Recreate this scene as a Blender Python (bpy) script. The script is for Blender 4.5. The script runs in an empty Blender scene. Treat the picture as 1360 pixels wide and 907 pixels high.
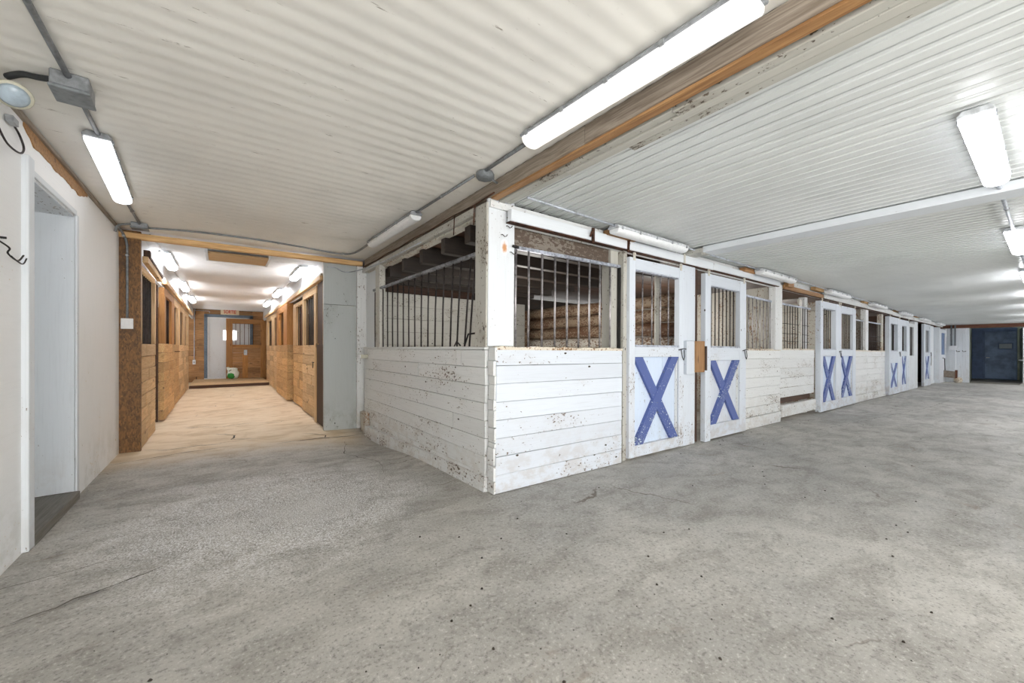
import bpy, math, random
from mathutils import Matrix, Vector, Euler, noise
rnd = random.Random(7)
sc = bpy.context.scene
COL = sc.collection
# ------------------------------------------------------------------ materials
def hexc(r, g, b):
    f = lambda c: (c/255/12.92) if c/255 <= .04045 else ((c/255+.055)/1.055)**2.4
    return (f(r), f(g), f(b), 1)
class NT:
    def __init__(s, name):
        s.m = bpy.data.materials.new(name); s.m.use_nodes = True
        s.t = s.m.node_tree; s.n = s.t.nodes; s.l = s.t.links
        s.b = s.n['Principled BSDF']
    def node(s, typ, **kw):
        n = s.n.new(typ)
        for k, v in kw.items(): setattr(n, k, v)
        return n
    def put(s, sock, v):
        if hasattr(v, 'is_output') or isinstance(v, bpy.types.NodeSocket): s.l.new(v, sock)
        else: sock.default_value = v
    def attr(s, name, out='Vector'):
        n = s.node('ShaderNodeAttribute', attribute_name=name); return n.outputs[out]
    def pos(s): return s.node('ShaderNodeNewGeometry').outputs['Position']
    def mapv(s, v, scale=(1,1,1), loc=(0,0,0)):
        n = s.node('ShaderNodeMapping'); s.put(n.inputs['Vector'], v)
        n.inputs['Scale'].default_value = scale; n.inputs['Location'].default_value = loc; return n.outputs[0]
    def noise(s, v, scale, detail=4, rough=.6, dist=0):
        n = s.node('ShaderNodeTexNoise'); s.put(n.inputs['Vector'], v)
        n.inputs['Scale'].default_value = scale; n.inputs['Detail'].default_value = detail
        n.inputs['Roughness'].default_value = rough; n.inputs['Distortion'].default_value = dist
        return n.outputs['Fac']
    def ramp(s, v, a, b, lo=0., hi=1.):
        n = s.node('ShaderNodeMapRange'); n.interpolation_type = 'SMOOTHSTEP'
        s.put(n.inputs[0], v); s.put(n.inputs[1], a); s.put(n.inputs[2], b)
        n.inputs[3].default_value = lo; n.inputs[4].default_value = hi; return n.outputs[0]
    def math(s, op, a, b=0., c=0.):
        n = s.node('ShaderNodeMath', operation=op); s.put(n.inputs[0], a); s.put(n.inputs[1], b); s.put(n.inputs[2], c); return n.outputs[0]
    def mix(s, f, a, b, mode='MIX'):
        n = s.node('ShaderNodeMix', data_type='RGBA', blend_type=mode)
        s.put(n.inputs[0], f); s.put(n.inputs[6], a); s.put(n.inputs[7], b); return n.outputs[2]
    def sep(s, v):
        n = s.node('ShaderNodeSeparateXYZ'); s.put(n.inputs[0], v); return n.outputs
    def bump(s, h, strength=.3, dist=.01):
        n = s.node('ShaderNodeBump'); s.put(n.inputs['Height'], h)
        n.inputs['Strength'].default_value = strength; n.inputs['Distance'].default_value = dist
        s.l.new(n.outputs[0], s.b.inputs['Normal'])
    def out(s, col, rough=.7, metal=0.):
        s.put(s.b.inputs['Base Color'], col); s.put(s.b.inputs['Roughness'], rough); s.b.inputs['Metallic'].default_value = metal
        return s.m
def M_paint(name, base, chip=(70,60,50), amt=.30, dirt=(160,140,116), damt=.35, rough=.55, grain=1.0, low=0.0, scale=1.0):
    t = NT(name); g = t.attr('gc'); tint = t.attr('tint', 'Fac')
    big = t.noise(t.mapv(g, (.8,1.6,1.6)), 1.6*scale, 5, .65)
    fine = t.noise(t.mapv(g, (11,18,18)), 3.0*scale, 6, .62)
    gr = t.noise(t.mapv(g, (1.5,40,40)), 2.2, 5, .65)
    c = t.mix(t.math('MULTIPLY', t.math('SUBTRACT', 1., tint), .5), hexc(*base), hexc(*[int(v*.93) for v in base]))
    c = t.mix(t.ramp(gr, .45, .80, 0, .22*grain), c, hexc(*[int(v*.62) for v in base]))
    d = t.ramp(big, .52, .72, 0, damt)
    c = t.mix(d, c, hexc(*dirt))
    thr = 1-amt
    if low:                                     # knocks and splashes reach up from the floor
        z = t.sep(t.pos())[2]
        lo = t.ramp(z, .55, .02, 0, low)
        blot = t.noise(t.mapv(g, (1,1.4,1.4)), 5.0, 5, .7)
        lo2 = t.math('MULTIPLY', lo, t.ramp(blot, .42, .62))
        c = t.mix(lo2, c, hexc(*dirt))
        mask = t.math('ADD', t.math('MULTIPLY_ADD', big, .55, fine), t.math('MULTIPLY', lo, .10))
    else: mask = t.math('MULTIPLY_ADD', big, .55, fine)
    ch = t.ramp(mask, .765+thr*.23, .78+thr*.23)
    c = t.mix(ch, c, t.mix(gr, hexc(*chip), hexc(*[min(255, int(v*1.7)) for v in chip])))
    vo = t.node('ShaderNodeTexVoronoi'); t.put(vo.inputs['Vector'], t.mapv(g, (5,9,9))); vo.inputs['Scale'].default_value = 1.3*scale
    pit = t.math('MULTIPLY', t.ramp(t.math('MULTIPLY_ADD', fine, .12, vo.outputs['Distance']), .17, .15), t.ramp(t.sep(vo.outputs['Color'])[0], .98-min(amt,.36)*.8, .99-min(amt,.36)*.8))
    c = t.mix(pit, c, hexc(*[int(v*.75) for v in chip]))
    t.bump(t.math('SUBTRACT', t.math('MULTIPLY', gr, .35), ch), .35, .004)
    return t.out(c, rough)
def M_wood(name, a, b, dark=(60,36,18), stain=.35, rough=.6):
    t = NT(name); g = t.attr('gc'); tint = t.attr('tint', 'Fac')
    gr = t.noise(t.mapv(g, (1.2,22,22)), 2.4, 6, .62, .8)
    fine = t.noise(t.mapv(g, (3,90,90)), 2.0, 3, .6)
    big = t.noise(t.mapv(g, (1,2.5,2.5)), 1.7, 5, .6)
    c = t.mix(t.ramp(gr, .32, .68), hexc(*a), hexc(*b))
    c = t.mix(t.math('MULTIPLY', tint, .55), c, hexc(*[int(v*.66) for v in b]))
    c = t.mix(t.ramp(fine, .50, .75, 0, .35), c, hexc(*dark))
    c = t.mix(t.ramp(big, .54, .76, 0, stain), c, hexc(*dark))
    vor = t.node('ShaderNodeTexVoronoi'); t.put(vor.inputs['Vector'], t.mapv(g, (2.2,7,7))); vor.inputs['Scale'].default_value = 1.
    c = t.mix(t.ramp(vor.outputs['Distance'], .16, .07, 0, .7), c, hexc(*dark))
    t.bump(gr, .3, .004)
    return t.out(c, rough)
def M_plain(name, col, rough=.5, metal=0., var=.12, sc_=30):
    t = NT(name); g = t.attr('gc')
    n = t.noise(g, sc_, 4, .6); n2 = t.noise(g, 4, 4, .6)
    c = t.mix(t.ramp(t.math('ADD', n, n2), .8, 1.3, 0, 1), hexc(*col), hexc(*[int(v*(1-var*2)) for v in col]))
    return t.out(c, rough, metal)
def M_emit(name, col, strength, body=(240,240,240)):
    t = NT(name); t.out(hexc(*body), .35)
    t.b.inputs['Emission Color'].default_value = hexc(*col); t.b.inputs['Emission Strength'].default_value = strength
    return t.m
W = {}
W['white'] = M_paint('worn_white_paint', (222,224,224), amt=.30, damt=.16, low=.30)
W['white_clean'] = M_paint('white_paint', (222,227,232), amt=.08, damt=.10, grain=.6, low=.15)
W['white_door'] = M_paint('door_white_paint', (212,219,228), amt=.18, damt=.15, grain=.7, low=.32)
W['white_old'] = M_paint('peeling_white_paint', (205,202,192), chip=(98,72,50), amt=.55, damt=.5, dirt=(150,128,100), low=.4)
W['white_grey'] = M_paint('grey_weathered_paint', (186,184,176), chip=(60,52,44), amt=.36, damt=.5, dirt=(130,118,100))
W['ochre_dirt'] = M_paint('stained_cream_paint', (214,206,190), chip=(90,66,42), amt=.6, damt=.6, dirt=(176,150,112), low=.6)
W['log'] = M_paint('whitewashed_log', (214,208,198), chip=(96,76,60), amt=.85, damt=.6, dirt=(130,106,84), scale=.8)
W['log_dark'] = M_paint('bare_dark_log', (158,138,116), chip=(78,56,42), amt=.95, damt=.8, dirt=(112,78,50), scale=.8)
W['log_grey'] = M_paint('grey_rough_log', (128,120,110), chip=(60,50,42), amt=1.0, damt=.6, dirt=(96,80,64), scale=.8)
W['blue'] = M_paint('blue_paint', (80,97,156), chip=(140,150,172), amt=.42, damt=.6, dirt=(74,84,122), grain=1.1)
W['paleblue'] = M_paint('pale_blue_panel', (206,220,238), amt=.10, damt=.12, dirt=(170,175,178), grain=.7, low=.4)
W['plaster'] = M_paint('white_plaster', (248,249,250), chip=(150,140,125), amt=.03, damt=.12, dirt=(205,205,200), grain=.25, low=.45)
W['greywall'] = M_paint('grey_panel', (184,190,190), chip=(70,66,60), amt=.16, damt=.35, dirt=(140,140,132), grain=.5, low=.5)
W['wood'] = M_wood('honey_pine', (236,198,142), (202,156,100))
W['wood_pale'] = M_wood('pale_pine', (238,208,164), (210,172,124), stain=.25)
W['wood_red'] = M_wood('red_brown_wood', (128,76,46), (92,50,30))
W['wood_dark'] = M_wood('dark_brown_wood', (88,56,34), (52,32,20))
W['wood_black'] = M_wood('blackish_wood', (52,42,34), (30,24,20))  # near-black wood tone
W['wood_end'] = M_wood('rustic_wood', (206,160,108), (158,112,66), stain=.55)
W['beam_grey'] = M_wood('grey_weathered_beam', (168,156,142), (122,108,94), dark=(84,70,56), stain=.4)
W['orange'] = M_wood('orange_lumber', (184,140,92), (144,102,60), dark=(92,62,36), stain=.2)
W['frame_orange'] = M_wood('varnished_frame', (206,150,84), (170,116,58), dark=(96,54,20), stain=.25)
W['galv'] = M_plain('galvanised_steel', (176,180,184), .42, .7)
W['conduit'] = M_plain('grey_conduit', (136,140,144), .45, .3)
W['conduit_w'] = M_plain('white_conduit', (196,202,212), .4, .2)
W['box_grey'] = M_plain('grey_plastic', (128,133,137), .45)
W['bar'] = M_plain('steel_bar', (172,168,170), .4, .5, .2)
W['bar_dark'] = M_plain('dark_iron_bar', (66,60,60), .5, .5, .2)
W['rail'] = M_plain('pale_rail', (190,196,210), .45, .3, .18)
W['rail_dark'] = M_plain('grey_rail', (140,142,148), .5, .4, .25)
W['rust'] = M_plain('rusty_iron', (92,58,42), .7, .4, .3)
W['black'] = M_plain('black_iron', (38,36,36), .5, .4)
W['housing'] = M_plain('white_fixture_body', (222,226,230), .4)
W['housing_grey'] = M_plain('grey_fixture_body', (150,154,158), .45)
W['plastic_w'] = M_plain('white_plastic', (236,238,240), .35, 0, .03)
W['bone'] = M_plain('bone_plastic', (196,194,176), .45, 0, .06)
W['navy'] = M_plain('navy_paint', (138,164,204), .45, 0, .10, 3)
W['navy_dark'] = M_plain('navy_paint_dark', (106,130,172), .5, 0, .10, 3)
W['green'] = M_plain('sage_paint', (150,160,146), .6, 0, .12, 3)
W['bluegrey'] = M_plain('blue_grey_trim', (104,122,140), .5, 0, .1)
W['cream'] = M_plain('cream_sign', (238,222,190), .5, 0, .05)
W['redink'] = M_plain('red_letter', (206,66,44), .5, 0, .04)
W['rubber'] = M_plain('black_cable', (52,54,56), .55)
W['glassy'] = M_plain('frosted_glass', (176,192,204), .15, 0, .05)
W['off'] = M_plain('unlit_diffuser', (240,242,244), .3, 0, .02)
W['glow_n'] = M_emit('lit_diffuser_near', (250,250,255), 5.0)
W['glow_w'] = M_emit('lit_diffuser_bright', (250,250,255), 20.0)
W['glow_m'] = M_emit('lit_diffuser', (250,252,255), .9)
W['glow_l'] = M_emit('lit_diffuser_soft', (255,253,248), .38)
W['glow_c'] = M_emit('lit_diffuser_corridor', (252,250,250), 12.0)
W['green_print'] = M_plain('green_print', (30,150,50), .5)
W['bag_white'] = M_plain('bag_white', (242,250,243), .45, 0, .05)
W['dirt'] = M_plain('dry_manure', (58,50,42), .9, 0, .3)
W['crack'] = M_plain('crack_dirt', (104,98,90), .95, 0, .3)  # dirt filling the floor cracks
W['wood_sill'] = M_wood('grey_sill', (150,146,138), (120,114,106), dark=(80,74,66), stain=.2)
def M_osb():
    t = NT('osb'); g = t.attr('gc')
    v = t.node('ShaderNodeTexVoronoi'); t.put(v.inputs['Vector'], t.mapv(g, (22,50,50))); v.inputs['Scale'].default_value = 1.8
    n = t.noise(g, 2.4, 5, .65); f = t.noise(g, 26, 4, .7)
    c = t.mix(t.sep(v.outputs['Color'])[0], hexc(140,98,50), hexc(86,58,28))
    c = t.mix(t.ramp(n, .45, .7, 0, .6), c, hexc(50,30,16)); c = t.mix(t.ramp(f, .66, .72, 0, .8), c, hexc(176,130,70))
    t.bump(f, .2, .003); return t.out(c, .55)
W['osb'] = M_osb()
def M_sheet(name, base, marks, spec, rough):
    t = NT(name); p = t.pos(); x = t.sep(p)
    n = t.noise(p, .9, 5, .6); m = t.noise(t.mapv(p, marks), 6., 6, .72)
    c = t.mix(t.ramp(n, .4, .7, 0, .5), hexc(*base), hexc(*[int(v*.9) for v in base]))
    c = t.mix(t.ramp(m, spec, spec+.05, 0, .75), c, hexc(120,108,92))
    t.bump(t.noise(p, 40, 3, .6), .06, .002)
    return t.out(c, rough)
W['ceil_left'] = M_sheet('dusty_painted_corrugated_steel', (236,234,228), (.8,5,1), .645, .55)
W['ceil_right'] = M_sheet('white_ribbed_steel', (214,217,216), (3,.8,1), .74, .34)
W['ceil_corr'] = M_sheet('bright_ribbed_steel', (236,239,243), (.8,3,1), .76, .30)
def M_floor():
    t = NT('worn_concrete'); p = t.pos(); x = t.sep(p)
    big = t.noise(p, .55, 5, .6, .5); mid = t.noise(t.mapv(p, (1,1.8,1)), 2.6, 6, .65, .6); fine = t.noise(p, 60, 4, .75); sp = t.noise(p, 22, 5, .8)
    c = t.mix(t.ramp(big, .35, .65), hexc(158,156,151), hexc(188,185,178))
    c = t.mix(t.ramp(mid, .40, .75, 0, .55), c, hexc(122,118,112))
    c = t.mix(t.ramp(fine, .56, .66, 0, .5), c, hexc(214,212,208))
    c = t.mix(t.ramp(fine, .46, .36, 0, .6), c, hexc(100,97,93))
    bl = t.noise(p, 9, 5, .75); c = t.mix(t.ramp(bl, .54, .66, 0, .4), c, hexc(118,115,110))
    # pale speckled patch left of the middle
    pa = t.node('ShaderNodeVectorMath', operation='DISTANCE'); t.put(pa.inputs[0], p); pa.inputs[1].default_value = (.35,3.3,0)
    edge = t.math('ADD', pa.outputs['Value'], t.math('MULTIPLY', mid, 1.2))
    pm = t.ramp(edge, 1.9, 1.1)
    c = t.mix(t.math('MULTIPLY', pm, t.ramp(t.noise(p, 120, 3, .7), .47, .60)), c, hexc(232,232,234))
    c = t.mix(t.ramp(sp, .70, .74, 0, .8), c, hexc(78,72,66))
    # the corridor slab is beige
    yy = t.math('ADD', x[1], t.math('MULTIPLY', mid, .7)); cor = t.math('MULTIPLY', t.ramp(yy, 5.2, 6.3), t.ramp(x[0], 1.75, 1.3))
    be = t.mix(t.ramp(mid, .4, .72), hexc(226,208,180), hexc(200,178,146)); be = t.mix(t.ramp(fine, .5, .7, 0, .4), be, hexc(226,208,180))
    c = t.mix(cor, c, be)
    # brown scuffs
    br = t.noise(t.mapv(p, (1,2.4,1)), 1.3, 6, .7, 1.); c = t.mix(t.ramp(br, .60, .74, 0, .45), c, hexc(128,108,88))
    # hairline cracks
    v = t.node('ShaderNodeTexVoronoi', feature='DISTANCE_TO_EDGE')
    w = t.node('ShaderNodeVectorMath', operation='MULTIPLY_ADD'); nz = t.node('ShaderNodeTexNoise'); t.put(nz.inputs['Vector'], p); nz.inputs['Scale'].default_value = 2.5; nz.inputs['Detail'].default_value = 5
    t.put(w.inputs[0], nz.outputs['Color']); w.inputs[1].default_value = (.5,.5,0); t.put(w.inputs[2], p)
    t.put(v.inputs['Vector'], t.mapv(w.outputs[0], (.55,1.1,0))); v.inputs['Scale'].default_value = 1.
    cm = t.math('MULTIPLY', t.ramp(v.outputs['Distance'], .006, .002), t.ramp(t.noise(p, .8, 2, .5), .56, .62))
    c = t.mix(t.math('MULTIPLY', cm, .75), c, hexc(92,80,68))
    t.bump(t.math('ADD', t.math('MULTIPLY', fine, .5), t.math('SUBTRACT', mid, cm)), .35, .006)
    return t.out(c, t.ramp(mid, .3, .7, .5, .8))
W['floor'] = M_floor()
# ------------------------------------------------------------------ mesh builder
class MB:
    def __init__(s): s.v=[]; s.f=[]; s.g=[]; s.t=[]; s.sm=[]
    def _add(s, vs, fs, axis, smooth=False, tint=None):
        n=len(s.v); o=Vector((rnd.random()*9, rnd.random()*9, rnd.random()*9)); ti=rnd.random() if tint is None else tint
        for v in vs:
            s.v.append(tuple(v)); g=(v[axis], v[(axis+1)%3], v[(axis+2)%3]); s.g.append((g[0]+o.x, g[1]+o.y, g[2]+o.z)); s.t.append(ti)
        for f in fs: s.f.append([i+n for i in f]); s.sm.append(smooth)
        return s
    def box(s, x0,x1,y0,y1,z0,z1, axis=None, jit=0, tint=None, mat=None):
        vs=[Vector((x,y,z)) for z in (z0,z1) for y in (y0,y1) for x in (x0,x1)]
        if jit: vs=[v+Vector((rnd.uniform(-jit,jit),rnd.uniform(-jit,jit),rnd.uniform(-jit,jit))) for v in vs]
        d=(abs(x1-x0),abs(y1-y0),abs(z1-z0)); ax=d.index(max(d)) if axis is None else axis
        if mat is not None: vs=[mat@v for v in vs]
        return s._add(vs, [(0,2,3,1),(4,5,7,6),(0,1,5,4),(2,6,7,3),(0,4,6,2),(1,3,7,5)], ax, False, tint)
    def bar(s, a, b, w, h, up=(0,0,1), tint=None):          # a rectangular stick from a to b
        a=Vector(a); b=Vector(b); d=(b-a).normalized(); u=Vector(up); r=d.cross(u)
        if r.length<1e-4: r=d.cross(Vector((1,0,0)))
        r.normalize(); u=r.cross(d).normalized()
        vs=[p+r*(w/2*i)+u*(h/2*j) for p in (a,b) for j in (-1,1) for i in (-1,1)]
        dd=[abs(c) for c in (b-a)]
        return s._add(vs, [(0,1,3,2),(4,6,7,5),(0,4,5,1),(2,3,7,6),(0,2,6,4),(1,5,7,3)], dd.index(max(dd)), False, tint)
    def tube(s, pts, r, seg=10, wob=0, smooth=True, close=True, tint=None):
        pts=[Vector(p) for p in pts]; rings=[]; n=len(pts)
        d0=(pts[1]-pts[0]).normalized(); up=Vector((0,0,1)) if abs(d0.z)<.9 else Vector((1,0,0)); r1=d0.cross(up).normalized()
        vs=[]
        for i,p in enumerate(pts):
            d=(pts[min(i+1,n-1)]-pts[max(i-1,0)]).normalized(); r1=(r1-d*r1.dot(d)).normalized(); u1=d.cross(r1)
            rr=r[i] if isinstance(r,(list,tuple)) else r
            for k in range(seg):
                a=2*math.pi*k/seg; q=rr*(1+(rnd.uniform(-wob,wob) if wob else 0)); vs.append(p+(r1*math.cos(a)+u1*math.sin(a))*q)
        fs=[(i*seg+k, i*seg+(k+1)%seg, (i+1)*seg+(k+1)%seg, (i+1)*seg+k) for i in range(n-1) for k in range(seg)]
        if close: fs+= [tuple(reversed(range(seg))), tuple((n-1)*seg+k for k in range(seg))]
        dd=[abs(c) for c in (pts[-1]-pts[0])]
        return s._add(vs, fs, dd.index(max(dd)), smooth, tint)
    def prism(s, outline, axis, a, b, tint=None, smooth=False):    # outline in the other two axes (cyclic order), extruded along axis
        i1,i2=(axis+1)%3,(axis+2)%3; vs=[]
        for c in (a,b):
            for p in outline:
                v=[0,0,0]; v[axis]=c; v[i1]=p[0]; v[i2]=p[1]; vs.append(Vector(v))
        n=len(outline)
        fs=[tuple(reversed(range(n))), tuple(range(n,2*n))]+[(k,(k+1)%n,n+(k+1)%n,n+k) for k in range(n)]
        return s._add(vs, fs, axis, smooth, tint)
    def lathe(s, prof, c=(0,0,0), seg=20, axis=2, smooth=True):
        vs=[]; n=len(prof)
        for (r,h) in prof:
            for k in range(seg):
                a=2*math.pi*k/seg; v=[0,0,0]; v[axis]=h; v[(axis+1)%3]=r*math.cos(a); v[(axis+2)%3]=r*math.sin(a); vs.append(Vector(v)+Vector(c))
        fs=[(i*seg+k, i*seg+(k+1)%seg, (i+1)*seg+(k+1)%seg, (i+1)*seg+k) for i in range(n-1) for k in range(seg)]
        fs+=[tuple(reversed(range(seg))), tuple((n-1)*seg+k for k in range(seg))]
        return s._add(vs, fs, axis, smooth)
    def build(s, name, mat, parent=None, bev=0., loc=None):
        me=bpy.data.meshes.new(name); me.from_pydata(s.v, [], s.f); me.update()
        import bmesh
        bm=bmesh.new(); bm.from_mesh(me); bmesh.ops.recalc_face_normals(bm, faces=bm.faces); bm.to_mesh(me); bm.free()
        a=me.attributes.new('gc','FLOAT_VECTOR','POINT'); a.data.foreach_set('vector', [c for g in s.g for c in g])
        b=me.attributes.new('tint','FLOAT','POINT'); b.data.foreach_set('value', s.t)
        me.polygons.foreach_set('use_smooth', s.sm); me.update()
        me.materials.append(W[mat] if isinstance(mat,str) else mat)
        o=bpy.data.objects.new(name, me); COL.objects.link(o)
        if parent: o.parent=parent
        if bev:
            m=o.modifiers.new('edge','BEVEL'); m.width=bev; m.segments=1; m.limit_method='ANGLE'; m.angle_limit=math.radians(50)
        return o
def M_rust():
    t=NT('rust_stain'); tc=t.node('ShaderNodeTexCoord').outputs['Generated']
    d=t.node('ShaderNodeVectorMath',operation='DISTANCE'); t.put(d.inputs[0],t.mapv(tc,(1,0,1))); d.inputs[1].default_value=(.5,0,.5)
    n=t.noise(tc,3.5,5,.7); f=t.ramp(t.math('MULTIPLY_ADD',n,.5,d.outputs['Value']),.36,.72,1,0)
    return t.out(t.mix(f,hexc(232,236,240),hexc(200,146,100)),.6)
ROW = Matrix.Translation((1.70,2.64,0)) @ Matrix.Rotation(-.011,4,'Z') @ Matrix.Rotation(.0092,4,'Y')
def place(o, loc, row=False, rot=0):
    m = Matrix.Translation(loc) @ Matrix.Rotation(rot,4,'Z')
    o.matrix_world = ROW @ m if row else m
def tag(o, label, cat, group=None, kind=None):
    if label: o['label']=label
    if cat: o['category']=cat
    if group: o['group']=group
    if kind: o['kind']=kind
    return o
def thing(name, label, cat, loc=(0,0,0), row=False, rot=0, group=None):
    o=bpy.data.objects.new(name,None); o.empty_display_size=.1; COL.objects.link(o); place(o,loc,row,rot); return tag(o,label,cat,group)
def solo(mb, name, mat, label, cat, loc=(0,0,0), row=False, rot=0, bev=0., group=None, kind=None):
    o=mb.build(name,mat,None,bev); place(o,loc,row,rot); return tag(o,label,cat,group,kind)
def struct(mb, name, mat, loc=(0,0,0), row=False, rot=0, bev=0.):
    o=mb.build(name,mat,None,bev); place(o,loc,row,rot); o['kind']='structure'; return o
def copy_tree(o, parent=None):
    c=o.copy(); COL.objects.link(c)
    if parent: c.parent=parent
    for ch in [q for q in bpy.data.objects if q.parent==o and q is not c]: copy_tree(ch,c)
    return c
# horizontal boards on a vertical panel; axis 'x' or 'y'
def crv(pts,n=5):
    P=[Vector(p) for p in pts]; out=[]
    for i in range(len(P)-1):
        a,b,c,d=P[max(i-1,0)],P[i],P[i+1],P[min(i+2,len(P)-1)]
        for k in range(n):
            t=k/n; out.append(.5*((2*b)+(c-a)*t+(2*a-5*b+4*c-d)*t*t+(3*b-a-3*c+d)*t**3))
    return out+[P[-1]]
def boards(mb, ax, a0,a1, z0,z1, f0,f1, h=.14, gap=.004, jit=.0015, stagger=False, depthj=.004):
    n=max(1,round((z1-z0)/h)); hh=(z1-z0)/n
    for i in range(n):
        cuts=[a0,a1]
        if stagger:
            k=rnd.choice((0,1,1,2)); cuts=[a0]+sorted(rnd.uniform(a0+.3,a1-.3) for _ in range(k))+[a1]
        for p,q in zip(cuts,cuts[1:]):
            if q-p<.05: continue
            dj=rnd.uniform(-depthj,depthj)
            za,zb=z0+i*hh+gap/2,z0+(i+1)*hh-gap/2
            if ax=='x': mb.box(p+.001,q-.001,f0,f1+dj,za,zb,0,jit)
            else: mb.box(f0+0,f1+dj,p+.001,q-.001,za,zb,1,jit)
    return mb
def vboards(mb, ax, a0,a1, z0,z1, f0,f1, w=.14, gap=.004, jit=.001, depthj=.004):
    n=max(1,round((a1-a0)/w)); ww=(a1-a0)/n
    for i in range(n):
        dj=rnd.uniform(-depthj,depthj); p,q=a0+i*ww+gap/2,a0+(i+1)*ww-gap/2
        if ax=='x': mb.box(p,q,f0,f1+dj,z0,z1,2,jit)
        else: mb.box(f0,f1+dj,p,q,z0,z1,2,jit)
    return mb
# ------------------------------------------------------------------ floor and shell
def fz(x,y):
    z=-.0092*max(0,x-1.7) if x>1.7 else 0
    z-=.10*math.exp(-((y-5.3)/.95)**2-((x-1.75)/.75)**2) * (1 if x<2.6 else 0)
    return z
def floor_mesh():
    mb=MB(); xs=[-2.2+.15*i for i in range(205)]; ys=[-3.2+.15*j for j in range(138)]
    vs=[]
    for y in ys:
        for x in xs: vs.append(Vector((x,y,fz(x,y)+ (noise.noise(Vector((x*1.1,y*1.1,3)))*.006 if -0.8<x<1.6 or y<2.3 else 0)-.004)))
    nx=len(xs); fs=[(j*nx+i,j*nx+i+1,(j+1)*nx+i+1,(j+1)*nx+i) for j in range(len(ys)-1) for i in range(nx-1)]
    mb._add(vs,fs,0,True); return mb
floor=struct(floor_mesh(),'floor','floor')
# slab joints and long cracks, dirt-filled
def crack(pts, w, seed):
    mb=MB(); r=random.Random(seed); P=[]
    for (x0,y0),(x1,y1) in zip(pts,pts[1:]):
        n=max(2,int(math.hypot(x1-x0,y1-y0)/.06))
        for i in range(n): t=i/n; P.append((x0+(x1-x0)*t+r.uniform(-.012,.012), y0+(y1-y0)*t+r.uniform(-.012,.012)))
    P.append(pts[-1]); vs=[]; n=len(P)
    for i,(x,y) in enumerate(P):
        a=P[max(i-1,0)]; b=P[min(i+1,n-1)]; d=Vector((b[0]-a[0],b[1]-a[1])).normalized(); q=w*r.uniform(.25,1)*(.2+.8*math.sin(math.pi*(i+.5)/n))
        for s in (-1,1):
            X,Y=x-d.y*q*s,y+d.x*q*s; vs.append(Vector((X,Y,fz(X,Y)+.004)))
    mb._add(vs,[(2*i,2*i+1,2*i+3,2*i+2) for i in range(n-1)],0); return mb
for k,(pts,w) in enumerate([([(-.9,5.42),(-.3,5.60),(.1,5.62)],.012),([(.55,5.50),(1.0,5.62),(1.55,5.72)],.016),([(-.95,2.93),(-.45,3.0)],.006),
        ([(-.7,2.55),(-.25,2.75)],.008),([(-.1,6.6),(.15,6.3),(.1,6.05),(.4,5.9)],.012),([(-.45,7.4),(0,7.1),(.3,7.2),(.9,6.9)],.008),([(-.6,9.0),(.2,8.7),(1.0,9.0)],.008),
        ([(.9,6.0),(1.15,5.8),(1.1,5.65)],.012),([(1.3,5.4),(1.1,4.6),(1.3,4.0),(1.2,3.6)],.006),([(4.2,2.3),(6.5,2.0),(12,1.4),(20,1.2)],.005),([(9.5,2.3),(10.1,.2)],.006),
        ([(-.7,6.0),(-.5,5.85),(-.2,5.9),(.1,5.8)],.010)]):
    o=crack(pts,w,k).build('crack','crack',floor)
# ceiling: left room, ribs along X
def ribbed(ax, a0,a1, b0,b1, pitch, prof, seg=1):
    # profile across `ax`; extends b0..b1 on the other axis
    mb=MB(); vs=[]; n=int((a1-a0)/pitch); row=[]
    for i in range(n):
        for (u,dz) in prof: row.append((a0+i*pitch+u*pitch,dz))
    row.append((a0+n*pitch,prof[0][1]))
    m=len(row)
    for (a,z) in row:
        for b in (b0,b1): vs.append(Vector((a,b,z) if ax==0 else (b,a,z)))
    mb._add(vs,[(2*i,2*i+1,2*i+3,2*i+2) for i in range(m-1)],1-ax,True); return mb
sinp=[(k/8, -.0014*(1-math.cos(2*math.pi*k/8))) for k in range(8)]
trap=[(0,0),(.56,0),(.57,.030),(.77,.030),(.78,.006),(.98,.006)]
struct(ribbed(1,-3.0,6.05,-.93,1.72,.11,sinp),'ceiling','ceil_left',(0,0,2.462))
struct(ribbed(1,6.05,17.0,-3.2,4.0,.11,[(0,0),(.62,0),(.66,-.012),(.88,-.012),(.92,0)]),'ceiling','ceil_corr',(0,0,2.474))
cr=ribbed(0,0.18,26.2,-6.4,.02,.10,trap); cro=cr.build('ceiling','ceil_right'); cro['kind']='structure'
MC=ROW @ Matrix.Translation((0,0,2.352)) @ Matrix.Rotation(.004,4,'Y'); cro.matrix_world=MC
for p in cro.data.polygons: p.use_smooth=False
struct(MB().box(-2.0,20,-3,17,2.60,2.66),'ceiling','wood_black')
struct(MB().box(16,28.5,-4,5.0,2.36,2.40),'ceiling','wood_black')
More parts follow.
